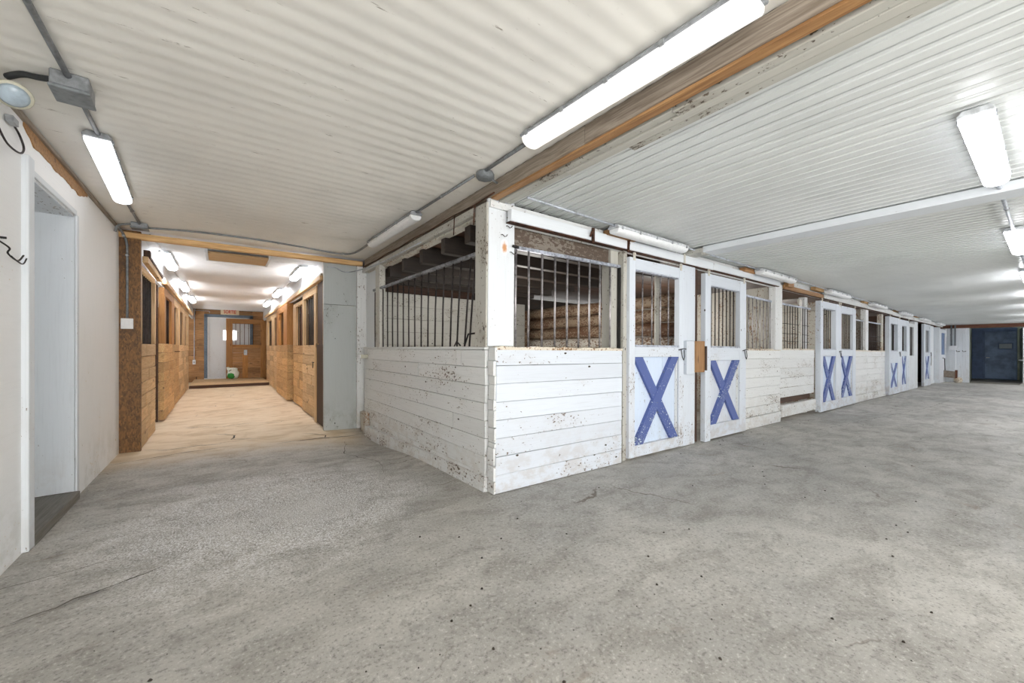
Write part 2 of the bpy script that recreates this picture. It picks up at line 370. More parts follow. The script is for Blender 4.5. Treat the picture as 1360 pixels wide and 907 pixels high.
# left wall with doorway (Y 3.48..4.46)
lw=MB(); lw.box(-1.10,-.90,-1.0,3.49,-.01,2.60).box(-1.10,-.90,4.40,6.02,-.01,2.60).box(-1.10,-.90,3.49,4.40,2.16,2.60)
struct(lw,'wall_left','plaster')
fr=MB(); fr.box(-.905,-.872,3.40,3.485,0,2.24,2).box(-.90,-.888,4.40,4.455,0,2.17,2).box(-.90,-.888,3.485,4.40,2.16,2.20,1)
dl=thing('door_frame','white wooden door casing of the recessed doorway in the left wall','door frame',(0,0,0)); fr.build('casing','white_clean',dl,.003)
MB().box(-1.13,-.90,4.385,4.402,.06,2.16,2).build('jamb','white_clean',dl)
MB().box(-1.13,-.90,3.486,3.50,.06,2.16,2).build('jamb','white_clean',dl)
MB().box(-1.13,-.90,3.50,4.39,2.145,2.16,1).build('jamb','white_clean',dl)
MB().box(-1.13,-.872,3.49,4.40,-.02,.055,1).build('threshold','wood_sill',dl,.004)['label']='grey wooden threshold board'
d1=thing('door','closed pale green-white door deep in the left wall recess','door',(-1.12,3.50,.06)); d1['kind']='structure'; d1.name='door_1'
lf=MB().box(-.04,-.005,0,.885,0,2.08,2).build('leaf','white_clean',d1,.003)
MB().box(-.005,.0,.12,.76,1.15,1.95,2).box(-.005,.0,.12,.76,.15,.95,2).build('panel','paleblue',d1,.002)
MB().tube([(0,.07,.95),(.045,.07,.95),(.045,.16,.95)],.010,8).build('handle','galv',lf)
# top trim of left wall, exposed orange strip
struct(MB().box(-.90,-.878,-1.0,6.0,2.425,2.45,1),'trim_1','beam_grey')
pr=MB(); yy=[3.42+.05*i for i in range(27)]; top=[(y,2.424) for y in yy]; bot=[(y,2.424-.07*min(1,(i+1)/4,(27-i)/5)-rnd.uniform(0,.016)) for i,y in enumerate(yy)]
pr.prism(top+bot[::-1],0,-.90,-.893)
solo(pr,'exposed_board','orange','bare orange strip of torn wood along the top of the left wall','board')
# ------------------------------------------------------------------ partition pieces at the corridor mouth
struct(MB().box(-.91,-.725,6.0,6.06,-.01,2.45,2),'wall_corridor','osb')
struct(MB().box(-3.4,-.91,6.02,6.10,-.01,2.6,2),'wall_behind','wood_black')
gw=MB(); gw.box(1.175,1.62,6.10,6.16,-.08,1.772,2,tint=.3).box(1.175,1.62,6.10,6.16,1.778,2.44,2,tint=.5)
solo(gw,'grey_wall_panel','greywall','tall grey painted plywood panel between wooden corridor stall and white bars','wall panel',bev=.002)
solo(MB().box(-.90,1.68,5.98,6.06,2.362,2.425,0),'header_beam','wood','brown timber header across the top of the corridor mouth','beam',bev=.004)
# ------------------------------------------------------------------ main beam (runs along Y at X=1.7)
gb=thing('main_beam','long weathered grey timber beam with an orange underside crossing the ceiling','beam',(1.71,0,0))
b=MB(); 
for y0,y1 in ((-2.4,1.6),(1.6,6.0)): b.box(0,.075,y0,y1,2.347,2.455,1,.002)
b.build('grey_timber','beam_grey',gb,.004)
MB().box(.010,.070,-2.4,2.60,2.332,2.347,1).build('edge_strip','orange',gb)['label']='orange bare lumber strip'
wb=MB(); wb.box(.095,.15,-2.4,1.1,2.322,2.40,1,.003).box(.095,.15,1.1,2.62,2.330,2.40,1,.003).box(.153,.205,-2.4,1.9,2.318,2.40,1,.003).box(.153,.20,1.9,2.6,2.328,2.40,1,.003).box(.208,.27,-2.4,1.45,2.326,2.38,1,.003)
wb.build('battered_board','white_grey',gb,.004)['label']='battered peeling white boards'
hb=thing('header_board','peeling white header board over the left stall opening','beam',(1.70,2.85,2.265))
MB().box(0,.045,0,3.1,0,.064,1,.002).build('board','white_grey',hb,.003)
MB().box(.02,.12,0,3.1,.065,.078,1,.002).build('board','wood_red',hb,.002)
MB().box(.05,.14,-.04,3.1,-.015,.062,1,.003).build('board','white_old',hb,.004)
rp=MB(); rp.tube([(1.693,6.0-.12*i,2.345+.006*math.sin(i*.9)) for i in range(30)],.006,6)
solo(rp,'rusty_rod','rust','thin rusty rod running under the grey beam above the left stall','rod')
for i,(yy_,zz) in enumerate(((2.80,2.34),(3.15,2.335))):
    h_=MB().tube([(1.69,yy_,zz),(1.685,yy_,zz-.03),(1.683,yy_+.01,zz-.17)],.005,6)
    solo(h_,'hanging_wire','rust',('rusty wire hanging beside the white corner post' if i==0 else 'rusty wire hanging from the rod above the left bars'),'wire')
# ------------------------------------------------------------------ left face of stall (X=1.70)
hw=thing('half_wall','scuffed white plank half wall left of the corner, facing the corridor mouth','half wall',(1.70,2.65,0))
b=MB(); boards(b,'y',.012,3.32,-.01,1.135,.075,.0,.135,.003,.001,True,.003); b.build('planks','white',hw,.002)
b=MB(); n=10
for i in range(n):
    a0,a1=.005+3.05*i/n,.005+3.05*(i+1)/n
    def zb(a): return fz(1.66,2.65+a)-.01
    def xo(a): return -.018-.02*a
    vs=[Vector((xo(a)+dx,a,zb(a)+dz)) for a in (a0,a1) for dx,dz in ((0,0),(.008,.115-.022*a-zb(a)),(.09,.115-.022*a-zb(a)),(.09,0))]
    b._add(vs,[(0,1,5,4),(1,2,6,5),(2,3,7,6),(3,0,4,7)]+([(0,3,2,1)] if i==0 else [])+([(4,5,6,7)] if i==n-1 else []),1,tint=.2)
b.build('kick_board','white',hw)
MB().box(-.012,.09,.0,3.33,1.135,1.16,1,.002).build('cap','white',hw,.004)
b=MB(); b.box(-.055,.07,3.07,3.33,-.14,.22,2,.012).build('foot_stone','white_old',hw,.01)['label']='flaking white post foot'
# corner jagged board ends and posts
cp=thing('corner_post','white corner post board with rust stain and hooks, meeting the beam','post',(0.0,0,1.165),True)
MB().box(-.006,.250,-.012,.022,0,1.19,2).build('face_board','white_clean',cp,.003)
b=MB(); b.box(-.026,-.007,-.01,.16,-.01,1.15,2,.002).box(.0,.012,.0,.10,0,1.15,2).box(.012,.10,.025,.16,0,1.15,2)
b.build('side_board','white_grey',cp,.003)
b=MB(); vs=[(.03+.0*k,0) for k in range(1)]
def hook(mbx,x,y,z,s=.03):
    mbx.tube([(x,y,z),(x,y-.02,z-.003),(x+s*.5,y-.03,z-s*.7),(x+s*1.1,y-.03,z-s*.45),(x+s*1.3,y-.03,z)],.0035,6)
for (x,z) in ((.165,.99),(.115,.91),(.205,.78)):
    q=MB(); hook(q,x,-.012,z); q.build('hook','bar_dark',cp)
st=MB(); 
ol=[(.035*math.cos(a)*(1+.15*math.sin(3*a)), .075*math.sin(a)*(1+.1*math.cos(2*a))) for a in [2*math.pi*k/20 for k in range(20)]]
st.prism([(z+.81,x+.148) for x,z in ol],1,-.0130,-.0118); st.build('rust_stain',M_rust(),cp)
# ------------------------------------------------------------------ left-face grille, Y 2.80..5.55
gr=thing('bar_grille','dark bar grille over the half wall left of the corner post','grille',(1.72,2.80,1.16))
MB().bar((0,-.02,.775),(0,2.78,.795),.035,.03).build('top_rail','rail_dark',gr,.003)
tops=[5.526,5.357,5.191,5.015,4.833,4.656,4.47,4.304,4.131,3.944,3.767,3.584,3.417,3.235,3.083,2.912,2.831]
bots=[5.526,5.357,5.191,5.015,4.833,4.656,4.47,4.304,4.131,3.96,3.792,3.625,3.458,3.297,3.166,3.026,2.943]
for a,c in zip(tops,bots):
    MB().tube([(0,a-2.80,.765),(0,(a+c)/2-2.80+.004,.4),(0,c-2.80,.0)],.0085,8).build('bar','bar_dark',gr)
MB().tube([(0,.02,.115),(0,.16,.11),(0,.22,.02)],.008,6).tube([(0,.30,.01),(0,.37,.05),(0,.42,.0)],.007,6).build('bent_bracket','black',gr)
# posts at far end of left face
ep=thing('end_post','white post frame and narrow white panel at the far end of the left stall','post',(1.70,5.28,1.16))
MB().box(-.085,.05,.76,.83,-1.2,1.20,2).build('post','white',ep,.003)
MB().box(.0,.08,.0,.17,0,1.12,2).build('post','white_grey',ep,.003)
MB().box(.05,.07,.15,.78,0,1.13,2).build('panel','white_clean',ep,.002)
MB().box(-.01,.06,.0,.78,1.11,1.16,1).build('top_board','white',ep,.003)
rk=thing('hook_rack','small beige plastic rack of pegs at the far end of left half wall','rack',(1.60,5.83,1.00))
MB().box(0,.10,-.05,.05,.0,.055,0).build('base','bone',rk,.006)
for i in range(5): MB().box(-.018,.0,-.045+.02*i,-.035+.02*i,.005,.05,2).build('peg','plastic_w',rk,.002)
# ------------------------------------------------------------------ stall 1 interior etc.
def logs(name, a, b_, z0, n, r, mat, label, cat='log wall'):
    n=int(n*.115/.098); r=.098
    t_=thing(name,label,cat,((a[0]+b_[0])/2,(a[1]+b_[1])/2,0),True); o=Vector(((a[0]+b_[0])/2,(a[1]+b_[1])/2,0))
    for i in range(n):
        z=z0+r+i*2*r*.97; A=Vector((a[0],a[1],z))-o; B=Vector((b_[0],b_[1],z))-o; m=9
        pts=[A.lerp(B,k/m)+Vector((0,0,rnd.uniform(-.012,.012))) for k in range(m+1)]
        MB().tube(pts,[r*rnd.uniform(.9,1.06) for _ in pts],12,.06).build('log',mat if i<n-3 else 'log_dark',t_)
    return t_
# stall partitions at s (row frame), y from .10 to 3.3
logs('log_partition',(3.06,.12),(3.06,3.25),0,9,.115,'log','whitewashed log wall seen through the first bars right of the corner post')
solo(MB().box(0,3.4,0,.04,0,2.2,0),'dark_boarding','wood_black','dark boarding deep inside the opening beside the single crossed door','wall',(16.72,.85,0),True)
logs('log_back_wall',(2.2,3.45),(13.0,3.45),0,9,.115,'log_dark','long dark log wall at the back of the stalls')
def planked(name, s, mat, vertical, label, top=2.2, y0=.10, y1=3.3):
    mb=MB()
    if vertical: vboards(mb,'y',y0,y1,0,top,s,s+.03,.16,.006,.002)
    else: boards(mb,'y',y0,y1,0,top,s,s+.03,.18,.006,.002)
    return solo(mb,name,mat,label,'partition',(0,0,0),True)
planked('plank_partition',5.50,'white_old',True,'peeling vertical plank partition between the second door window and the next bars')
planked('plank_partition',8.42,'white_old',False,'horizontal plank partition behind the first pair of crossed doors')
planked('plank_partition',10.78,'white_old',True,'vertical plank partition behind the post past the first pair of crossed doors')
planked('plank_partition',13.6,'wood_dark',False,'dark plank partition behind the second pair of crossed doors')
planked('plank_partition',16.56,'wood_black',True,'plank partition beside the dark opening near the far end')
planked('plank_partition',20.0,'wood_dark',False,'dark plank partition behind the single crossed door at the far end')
# grey-white back wall of stall 1 as seen through left bars
b=MB(); boards(b,'x',.05,2.9,0,2.0,3.27,3.30,.2,.004,.002,True); solo(b,'plank_back_wall','white_grey','dirty white plank wall seen through the dark bars left of the corner','wall',(0,0,0),True)
b=MB(); b.box(.05,21,3.75,3.85,0,2.2,0); solo(b,'rear_boarding','wood_black','black boarding above the back wall inside the stalls','wall',(0,0,0),True)
# joists inside stalls
for i,y_ in enumerate((.45,.95,1.5,2.05,2.6,3.1)):
    tag(MB().box(.06,2.95,-.05,.05,2.10,2.285,0,.004).build('ceiling_joist','wood_black',None,.004),'dark rough joist under the ceiling inside the corner stall','joist','joists inside the corner stall').matrix_world=ROW@Matrix.Translation((0,y_,0))
b=MB(); boards(b,'x',.05,26.0,.12,.12,0,0) if False else None
cb=MB()
for i in range(24): cb.box(.05,22.0,.03+.16*i,.03+.16*i+.155,2.29,2.32,0,.002)
struct(cb,'ceiling','wood_dark',(0,0,0),True)
# board band above opening 1 inside
b=MB(); b.box(.26,1.60,.05,.10,2.02,2.28,0,.004); solo(b,'lintel_log','log_grey','rough dark lintel above the first bars right of the corner post','beam',(0,0,0),True)
b=MB().box(.0,.085,.0,.10,0,2.25,2,.004); solo(b,'inner_post','frame_orange','bare brown timber post inside the first crossed door window','post',(2.42,.55,0),True,bev=.006)
b=MB(); ed=[(0,0)]+[(.09+.018*math.sin(k*1.35)+.006*math.sin(k*3.1),.1*k) for k in range(22)]+[(0,2.1)]
b.prism([(x,z) for x,z in ed],1,.0,.02) if False else b.prism([(z,x) for x,z in ed],1,0,.02)
solo(b,'wavy_edge_board','white_grey','wavy edged white slab board inside the first crossed door window','board',(2.62,.25,0),True)
# ------------------------------------------------------------------ half walls of the row
def half_wall(s0,s1,top,d,label,mat='white',h=.15,z0=.0,sill=True,back=.0,raised=0.,capj=.0):
    t_=thing('half_wall',label,'half wall',(s0,0,0),True); w=s1-s0
    b=MB(); boards(b,'x',0,w,(.17 if sill else .0)+raised,top,back,-d,h,.003,.0012,False,.003); b.build('planks',mat,t_,.002)
    if sill:
        b=MB(); b.box(0,w,back,-d-.012,.0,.165,0,.004); b.build('sill_board',mat,t_,.006)
    # worn top edge
    b=MB(); n=max(4,int(w/.05)); 
    tp=[(top+rnd.uniform(-.004,.012)-capj*k/n,w*k/n) for k in range(n+1)]
    b.prism([(top-.02,0)]+[(z,x) for z,x in tp]+[(top-.02,w)],1,back+.004,-d-.004); b.build('cap','ochre_dirt',t_)
    return t_
h1=half_wall(.03,1.56,1.155,.085,'wide smooth white plank half wall right of the corner post','white_door',.142,sill=False)
b=MB(); prev=None
zz=[0,.10,.22,.36,.40,.52,.66,.74,.86,.93,1.05,1.155]
for a,c in zip(zz,zz[1:]):
    b.box(-.022+rnd.uniform(-.006,.006),-.0,.005,-.086+rnd.uniform(-.006,.006),a+.002,c-.002,1,.003)
b.build('board_end','white',h1,.003)
half_wall(4.30,5.655,1.175,.02,'peeling plank half wall between second crossed door and bare orange track','white_old' if False else 'white',.145)
t3=thing('half_wall','low plank half wall with open slot above its sill, before the first door pair','half wall',(5.66,0,0),True)
b=MB(); boards(b,'x',0,1.55,.38,1.185,0,-.015,.15,.003,.002,False,.004); b.build('planks','white',t3,.002)
MB().box(0,1.58,.02,-.045,.06,.265,0,.006).build('sill_board','white',t3,.008)
MB().box(0,1.55,.08,.05,.27,.37,0,.004).build('dark_plank','wood_dark',t3)
b=MB(); b.prism([(1.17,0)]+[(1.188+rnd.uniform(-.006,.012),1.55*k/24) for k in range(25)]+[(1.17,1.55)],1,.004,-.02); b.build('cap','ochre_dirt',t3)
half_wall(9.56,10.72,1.185,.02,'plank half wall with dark knocks right of the first door pair','white',.145)
half_wall(10.73,12.45,1.18,.02,'plank half wall just before the second door pair','white',.145)
# ------------------------------------------------------------------ posts of the row
def post(s0,s1,z0,z1,y0,y1,mat,label):
    return solo(MB().box(0,s1-s0,y0,y1,z0,z1,2,.002),'stall_post',mat,label,'post',(s0,0,0),True,bev=.004)
post(1.50,1.62,0,2.28,.02,.14,'white_grey','weathered grey post left of the first crossed door')
post(1.62,1.675,0,2.17,-.05,.06,'white_grey','narrow old white stud against the first crossed door edge')
post(2.69,2.985,0,2.17,-.055,-.02,'white_door','plain wide white plank between the first two crossed doors')
post(3.00,3.12,0,2.17,-.01,.10,'wood_dark','dark stud in the gap left of the second crossed door')
post(5.385,5.65,1.17,2.23,-.045,.05,'white','broad white post left of the meshed grille')
post(7.06,7.20,0,2.17,.09,.19,'white','white post between meshed grille and first door pair')
post(10.60,10.82,1.0,2.17,-.02,.08,'white','white post between two open grilles right of first door pair')
post(12.20,12.38,0,2.15,.01,.10,'white_old','old post left of the second door pair')
post(16.05,16.55,0,2.15,-.03,.08,'white_clean','wide white post left of the dark opening near the far end')
# ------------------------------------------------------------------ grilles of the row
def grille(s0,s1,z0,z1,bars,label,r=.008,mat='bar',railmat='rail',mesh=(),y=0.0,railh=.03,slope=0.):
    t_=thing('bar_grille',label,'grille',(s0,y,z0),True); w=s1-s0; H=z1-z0
    MB().bar((0,0,H),(w,0,H+slope),.03,railh).build('top_rail',railmat,t_,.003)
    for x in bars: MB().tube([(x-s0,0,0),(x-s0+rnd.uniform(-.004,.004),0,H*.5),(x-s0,0,H+slope*(x-s0)/w)],r,8).build('bar',mat,t_)
    for z in mesh: MB().tube([(0,.012,z-z0),(w,.012,z-z0)],.005,6).build('cross_wire','bar_dark',t_)
    return t_
g1=grille(.262,1.62,1.16,1.995,[.276,.411,.564,.716,.869,1.019,1.168,1.316,1.469],'pale bar grille right of the corner post',.0095,slope=.015)
MB().bar((1.35,0,0),(1.35,0,.84),.03,.03,(1,0,0)).build('end_bar','black',g1)
MB().tube([(-.04,-.03,.835),(.02,-.02,.835)],.012,8).build('bolt','black',g1)
grille(4.30,5.38,1.175,1.965,[4.36+.125*i for i in range(9)],'bar grille right of the second crossed door',.007,'bar','rail',slope=-.02,y=.02)
g3=grille(5.65,7.10,1.185,1.94,[5.70+.115*i for i in range(12)],'meshed bar grille before the first door pair',.0065,'bar_dark','rail',mesh=(1.45,1.62,1.32),y=.02)
MB().box(.93,1.06,.03,.0,0,.90,2).build('stile','white_old',g3,.003)
grille(9.56,10.60,1.185,1.885,[9.62+.115*i for i in range(9)],'narrow bar grille right of the first door pair',.0065,'bar_dark','rail',y=.03)
grille(10.82,12.20,1.18,1.885,[10.86+.115*i for i in range(12)],'dark bar grille left of the second door pair',.0065,'bar_dark','rail',mesh=(1.42,1.55,1.3),y=.03)
# white boards standing inside stall 2 and 4
for s,yy_,lab in ((4.95,.9,'white painted board standing behind the grille right of the second crossed door'),(6.75,.5,'white board standing behind the meshed grille'),(10.1,.7,'white board hanging behind the narrow grille past the first door pair')):
    solo(MB().box(0,.22,0,.03,1.1,2.15,2,.003),'inner_board','white_clean',lab,'board',(s,yy_,0),True,bev=.003)
# ------------------------------------------------------------------ crossed stall doors
def xdoor(s0,w,top,label,win,xz,bars,y=-.02,z0=.02,lst=.09,rst=.10,xin=None,barmat='bar',latch=True,thick=.065,lean=0,panel='paleblue',botr=.14,edge_low=0.,backing=None,flip=False,rec=None):
    t_=thing('stall_door',label,'stall door',(s0,y,z0),True); H=top-z0
    f=-thick; wz0,wz1=win[2]-z0,win[3]-z0; x0,x1=win[0],win[1]
    b=MB(); b.box(0,x0,0,f,-edge_low,H,2,.001).box(x1,w,0,f,0,H,2,.001); b.build('stile','white_door',t_,.004)
    b=MB(); b.box(x0,x1,0,f+.004,wz1,H,0,.001).box(x0,x1,0,f+.004,xz[1]-z0,wz0,0,.001).box(x0,x1,0,f+.002,0,xz[0]-z0,0,.001); b.build('cross_rail','white_door',t_,.004)
    b=MB(); vboards(b,'x',x0,x1,xz[0]-z0-.01,xz[1]-z0+.01,-.005,-.022 if rec is None else f+rec,.3,.003,.0,.001); b.build('panel',panel,t_)
    # raised inner moulding
    b=MB(); b.box(x0,x0+.018,0,f+.02,xz[0]-z0,xz[1]-z0,2).box(x1-.03,x1-.012,0,f+.02,xz[0]-z0,xz[1]-z0,2); b.build('moulding','white',t_,.002)
    b=MB(); b.box(x0,x1,0,f-.003,wz0-.012,wz0+.010,0).box(x0,x1,0,f+.012,wz1-.012,wz1,0); b.build('window_ledge','rail',t_,.002)
    # blue X
    xa,xb=(x0+.0,x1-.0) if xin is None else xin; za,zb_=xz[0]-z0,xz[1]-z0; bw=.125
    def slat(ax_,az,bx,bz,y0,y1):
        # parallelogram slat with horizontal-cut ends
        d=Vector((bx-ax_,bz-az)); k=bw/2/ (abs(d.y)/d.length)
        m=MB(); m.prism([(az,ax_-k),(az,ax_+k),(bz,bx+k),(bz,bx-k)],1,y0,y1); return m
    k=bw*.58
    p1=(xa+k,zb_,xb-k,za) ; p2=(xb-k,zb_,xa+k,za)
    if flip: p1,p2=p2,p1
    pb=-.022 if rec is None else f+rec; slat(*p1,pb,f+.012).build('brace','blue',t_,.003); slat(*p2,pb+.002,f+.004).build('brace','blue',t_,.003)
    for x in bars: MB().tube([(x,-.03,wz0),(x,-.03,wz1)],.0075,8).build('bar',barmat,t_)
    for x in (.07,w-.07):
        h=MB(); h.box(x-.02,x+.02,f-.006,f+.0,H-.03,H+.05,2).tube([(x,f-.012,H+.035),(x,f+.01,H+.035)],.018,10); h.build('roller_hanger','white_old',t_,.002)
    if backing:
        MB().box(x0,x1,.03,.04,wz0,wz1,2).build('backing_board',backing,t_)
    if latch:
        l=MB(); l.tube([(w-.12,f-.01,1.13),(w-.02,f-.012,1.145),(w+.04,f-.01,1.14)],.006,6).tube([(w-.07,f-.01,1.135),(w-.06,f-.02,1.04),(w-.035,f-.02,1.01),(w-.015,f-.02,1.05),(w-.015,f-.012,1.13)],.005,6)
        l.build('latch','black',t_)
    return t_
xdoor(1.675,1.01,2.11,'white sliding stall door with large blue cross, nearest the corner post',(.095,.915,1.19,1.99),(.14,1.07),[.262,.43,.59,.745])
xdoor(3.16,1.10,2.12,'white stall door with blue cross beside the orange latch block',(.13,.92,1.195,1.975),(.20,1.02),[.20+.10*i for i in range(7)],barmat='bar_dark',edge_low=.02,panel='white_door',y=-.03)
xdoor(7.24,1.15,2.10,'left door of the near pair of blue crossed doors',(.14,.88,1.195,1.97),(.19,1.06),[.25+.12*i for i in range(5)],barmat='bar_dark',thick=.085,latch=True,flip=False,rec=.034)
xdoor(8.42,1.10,2.10,'right door of the near pair of blue crossed doors',(.11,.90,1.20,1.955),(.20,1.06),[.2+.1*i for i in range(7)],barmat='bar_dark',latch=False,rec=.034)
xdoor(12.40,1.18,2.10,'left door of the far pair of blue crossed doors',(.16,.95,1.19,1.92),(.20,.86),[],latch=True,backing='box_grey',thick=.085,rec=.018)
xdoor(13.62,1.30,2.09,'right door of the far pair of blue crossed doors',(.36,.95,1.19,1.92),(.22,1.04),[.5,.65],barmat='bar_dark',latch=False,rec=.018)
xdoor(17.2,1.22,2.12,'single blue crossed door near the far end, past the dark opening',(.27,.98,1.16,1.92),(.24,1.03),[.45,.62,.80],barmat='bar_dark',latch=True,rec=.018)
# latch blocks between doors 1 and 2
lb=thing('latch_block','stepped white and orange wooden latch blocks between the first two crossed doors','block',(2.72,-.055,.86),True)
MB().box(.0,.17,0,-.05,0,.40,2,.002).build('block','white_door',lb,.004)
MB().box(.172,.36,.0,-.075,.02,.40,2,.002).build('block','orange',lb,.004)
MB().box(.36,.40,.0,-.085,.04,.34,2,.002).build('block','wood_dark',lb,.003)
# ------------------------------------------------------------------ far end of the row
b=thing('board_panel','pale panel with small barred window just past the far door pair','wall panel',(15.0,0,0),True)
p=MB(); vboards(p,'x',0,1.05,0,1.05,0,-.03,.2,.004); p.box(0,.36,0,-.03,1.05,2.05,2).box(.95,1.05,0,-.03,1.05,2.05,2).box(.36,.95,0,-.03,1.95,2.05,0); p.build('boards','white_clean',b,.003)
for i in range(4): MB().tube([(.45+.13*i,.0,1.05),(.45+.13*i,0,1.95)],.008,6).build('bar','bar_dark',b)
b=thing('inner_half_wall','low dark plank wall inside the dark opening near the far end','half wall',(16.56,.25,0),True)
p=MB(); boards(p,'x',0,.9,0,1.02,0,.03,.15,.004); p.build('planks','wood_black',b); MB().box(0,.9,-.03,.05,1.02,1.07,0).build('cap','white_old',b,.004)
for i in range(5): MB().tube([(.1+.16*i,.01,1.07),(.1+.16*i,.01,1.7)],.009,6).build('bar','bar_dark',b)
solo(MB().box(0,1.6,.05,.09,.12,2.15,2).box(0,1.6,.05,.03,.0,.12,0),'white_panel','white_clean','flat pale panel right of the single crossed door at the far end','wall panel',(18.45,0,0),True,bev=.003)
post(20.05,20.24,0,2.12,-.10,.05,'white_clean','slim white corner post near the end wall')
b=thing('stable_door','plain white stable door with dark window beside the end wall','stall door',(20.25,-.10,.0),True)
p=MB(); p.box(0,.25,0,.05,0,2.05,2).box(.25,1.1,0,.05,0,1.08,0).box(.25,1.1,0,.05,1.92,2.05,0).box(1.1,1.25,0,.05,0,2.05,2); p.build('frame','white_clean',b,.004)
MB().box(.25,1.1,.02,.03,1.08,1.92,2).build('window_pane','navy_dark',b)
MB().tube([(.45,-.01,.95),(.9,-.012,.93),(1.0,-.012,.2)],.012,6).build('hinge_strap','black',b)
rg=MB(); rg.tube([(.0+.13*math.cos(a),0,.13*math.sin(a)*1.5) for a in [2*math.pi*k/16 for k in range(17)]],.008,6)
solo(rg,'rope_loop','beam_grey','loop of old rope hanging right of the single crossed door','rope',(18.75,-.04,.88),True)
# fascia track
def fascia(s0,s1,z0,z1,d0,d1,mat,label,name='track_fascia'):
    o=thing(name,label,'track cover',(s0,0,0),True); w=s1-s0
    MB().box(0,w,-d0,-d1,z0,z1,0,.002).build('board',mat,o,.004)
    MB().box(0,w,-d0+.02,-d1+.015,z0-.008,z0,0).build('track','rust',o)
    return o
f1=fascia(.155,3.35,2.178,2.272,.045,.095,'white_clean','long white track cover board above the first crossed door')
fb=MB(); fb.box(.93,.96,-.098,-.112,2.15,2.29,2).tube([(.90,-.11,2.20),(.90,-.13,2.24),(.93,-.13,2.26)],.010,6); fb.build('bracket','rust',f1)
fb=MB(); fb.box(1.46,1.49,-.096,-.104,2.15,2.28,2).tube([(1.42,-.10,2.27),(1.47,-.12,2.275),(1.47,-.11,2.17)],.006,6); fb.build('bracket','rust',f1)
MB().box(2.5,2.53,-.096,-.104,2.17,2.28,2).build('bracket','white_old',f1)
fascia(3.36,5.45,2.185,2.270,.045,.090,'white_clean','white track cover board above the second crossed door')
fascia(5.66,7.5,2.165,2.235,.045,.075,'orange','bare orange track board above the meshed grille')
fascia(7.5,12.9,2.165,2.265,.045,.09,'white','white track cover above the near pair of crossed doors')
fascia(12.9,19.5,2.15,2.25,.045,.09,'white','white track cover above the far pair of crossed doors')
struct(MB().box(.0,21.5,.0,-.03,2.272,2.33,0,.002).box(.27,21.5,.02,-.02,2.17,2.30,0),'wall_row_top','white',(0,0,0),True)
bl=[(1.30,.42,'bare orange block on the track cover under the nearest row light'),(4.15,.35,'bare orange block on the track cover under the second row light'),(5.68,.22,'bare orange block at the top of the broad white post'),(6.9,.45,'rough wooden block under the third row light'),(10.0,.5,'rough wooden block under the fourth row light'),(13.0,.5,'dark wooden block under the fifth row light'),(15.7,.5,'dark wooden block under the sixth row light')]
for i,(s,w,lab) in enumerate(bl):
    z=2.2 if i==2 else 2.262; solo(MB().box(0,w,-.05,-.125,0,.055 if i!=2 else .1,0,.003),'wood_block','orange' if i<3 else 'wood',lab,'block',(s,0,z-.0092*0),True,bev=.004)
# ------------------------------------------------------------------ strip lights
def light_parts(L,wd,body,glow,t_,h=.085,clips=5):
    # hangs below z=0, runs along +x
    o=[(-wd*.36,0),(-wd*.5,-.022),(-wd*.5,-.034),(wd*.5,-.034),(wd*.5,-.022),(wd*.36,0)]
    hs=MB().prism(o,0,0,L).build('housing',body,t_,.004)
    prof=[(wd*.47*math.cos(a),-.034-(h-.034)*math.sin(a)**.6) for a in [math.pi*k/10 for k in range(11)]]
    MB().prism(prof,0,.012,L-.012).build('diffuser',glow,t_,.006)
    for k in range(clips):
        x=.06+(L-.12)*k/(clips-1)
        for s in (-1,1): MB().box(x-.012,x+.012,s*wd*.46,s*wd*.53,-.046,-.018,2).build('clip','galv',hs,.002)
def strip(label,M_,L=1.22,wd=.13,body='housing',glow='glow_m',group='strip lights',h=.085):
    t_=thing('strip_light',label,'strip light',group=group); t_.matrix_world=M_
    light_parts(L,wd,body,glow,t_,h); return t_
rl=['nearest','second','third','fourth','fifth','sixth','seventh']
sr=[1.27,4.42,7.32,10.3,13.35,16.2,19.2]
def RC(s,d,z=-.017,yaw=0): return MC@Matrix.Translation((s,-d,z))@Matrix.Rotation(yaw,4,'Z')
for i,s in enumerate(sr):
    t_=strip('%s strip light from the corner along the white stall row ceiling'%rl[i],RC(s,.20-.006*i),group='strip lights along the stall row',body='housing',glow='off')
cs=[1.25,4.25,7.25,10.25,13.25,16.25,19.25,22.2]; cl=['nearest','second','third','fourth','fifth','sixth','seventh','eighth']
for i,s in enumerate(cs):
    strip('%s bright strip light down the middle of the right aisle ceiling'%cl[i],RC(s,2.43,-.016),L=1.19,wd=.125,glow='glow_n' if i<2 else 'glow_w',group='bright strip lights of the right aisle')
def conduit(pts,label,r=.011,mat='conduit',row=False,name='conduit',cat='conduit',straps=0):
    o=thing(name,label,cat,row=False); 
    if row: o.matrix_world=MC
    MB().tube(crv(pts) if len(pts)>2 else pts,r,8).build('pipe',mat,o)
    for k in range(straps):
        i=(k+1)/(straps+1)*(len(pts)-1); a=Vector(pts[int(i)]).lerp(Vector(pts[min(int(i)+1,len(pts)-1)]),i-int(i))
        MB().lathe([(r*1.25,-.012),(r*1.25,.012)],a,10,0 if abs(pts[-1][0]-pts[0][0])>abs(pts[-1][1]-pts[0][1]) else 1).build('strap','galv',o)
    return o
conduit([(.2,-.25,-.028),(1.27,-.22,-.03)],'white conduit from the beam to the nearest row light',.010,'conduit_w',True,straps=1)
for i in range(6): conduit([(sr[i]+1.22,-.20+.006*i,-.028),(sr[i+1],-.20+.006*(i+1),-.03)],'%s conduit length between the stall row lights, counted from the corner'%['first','second','third','fourth','fifth','sixth'][i],.010,'conduit_w',True,straps=1)
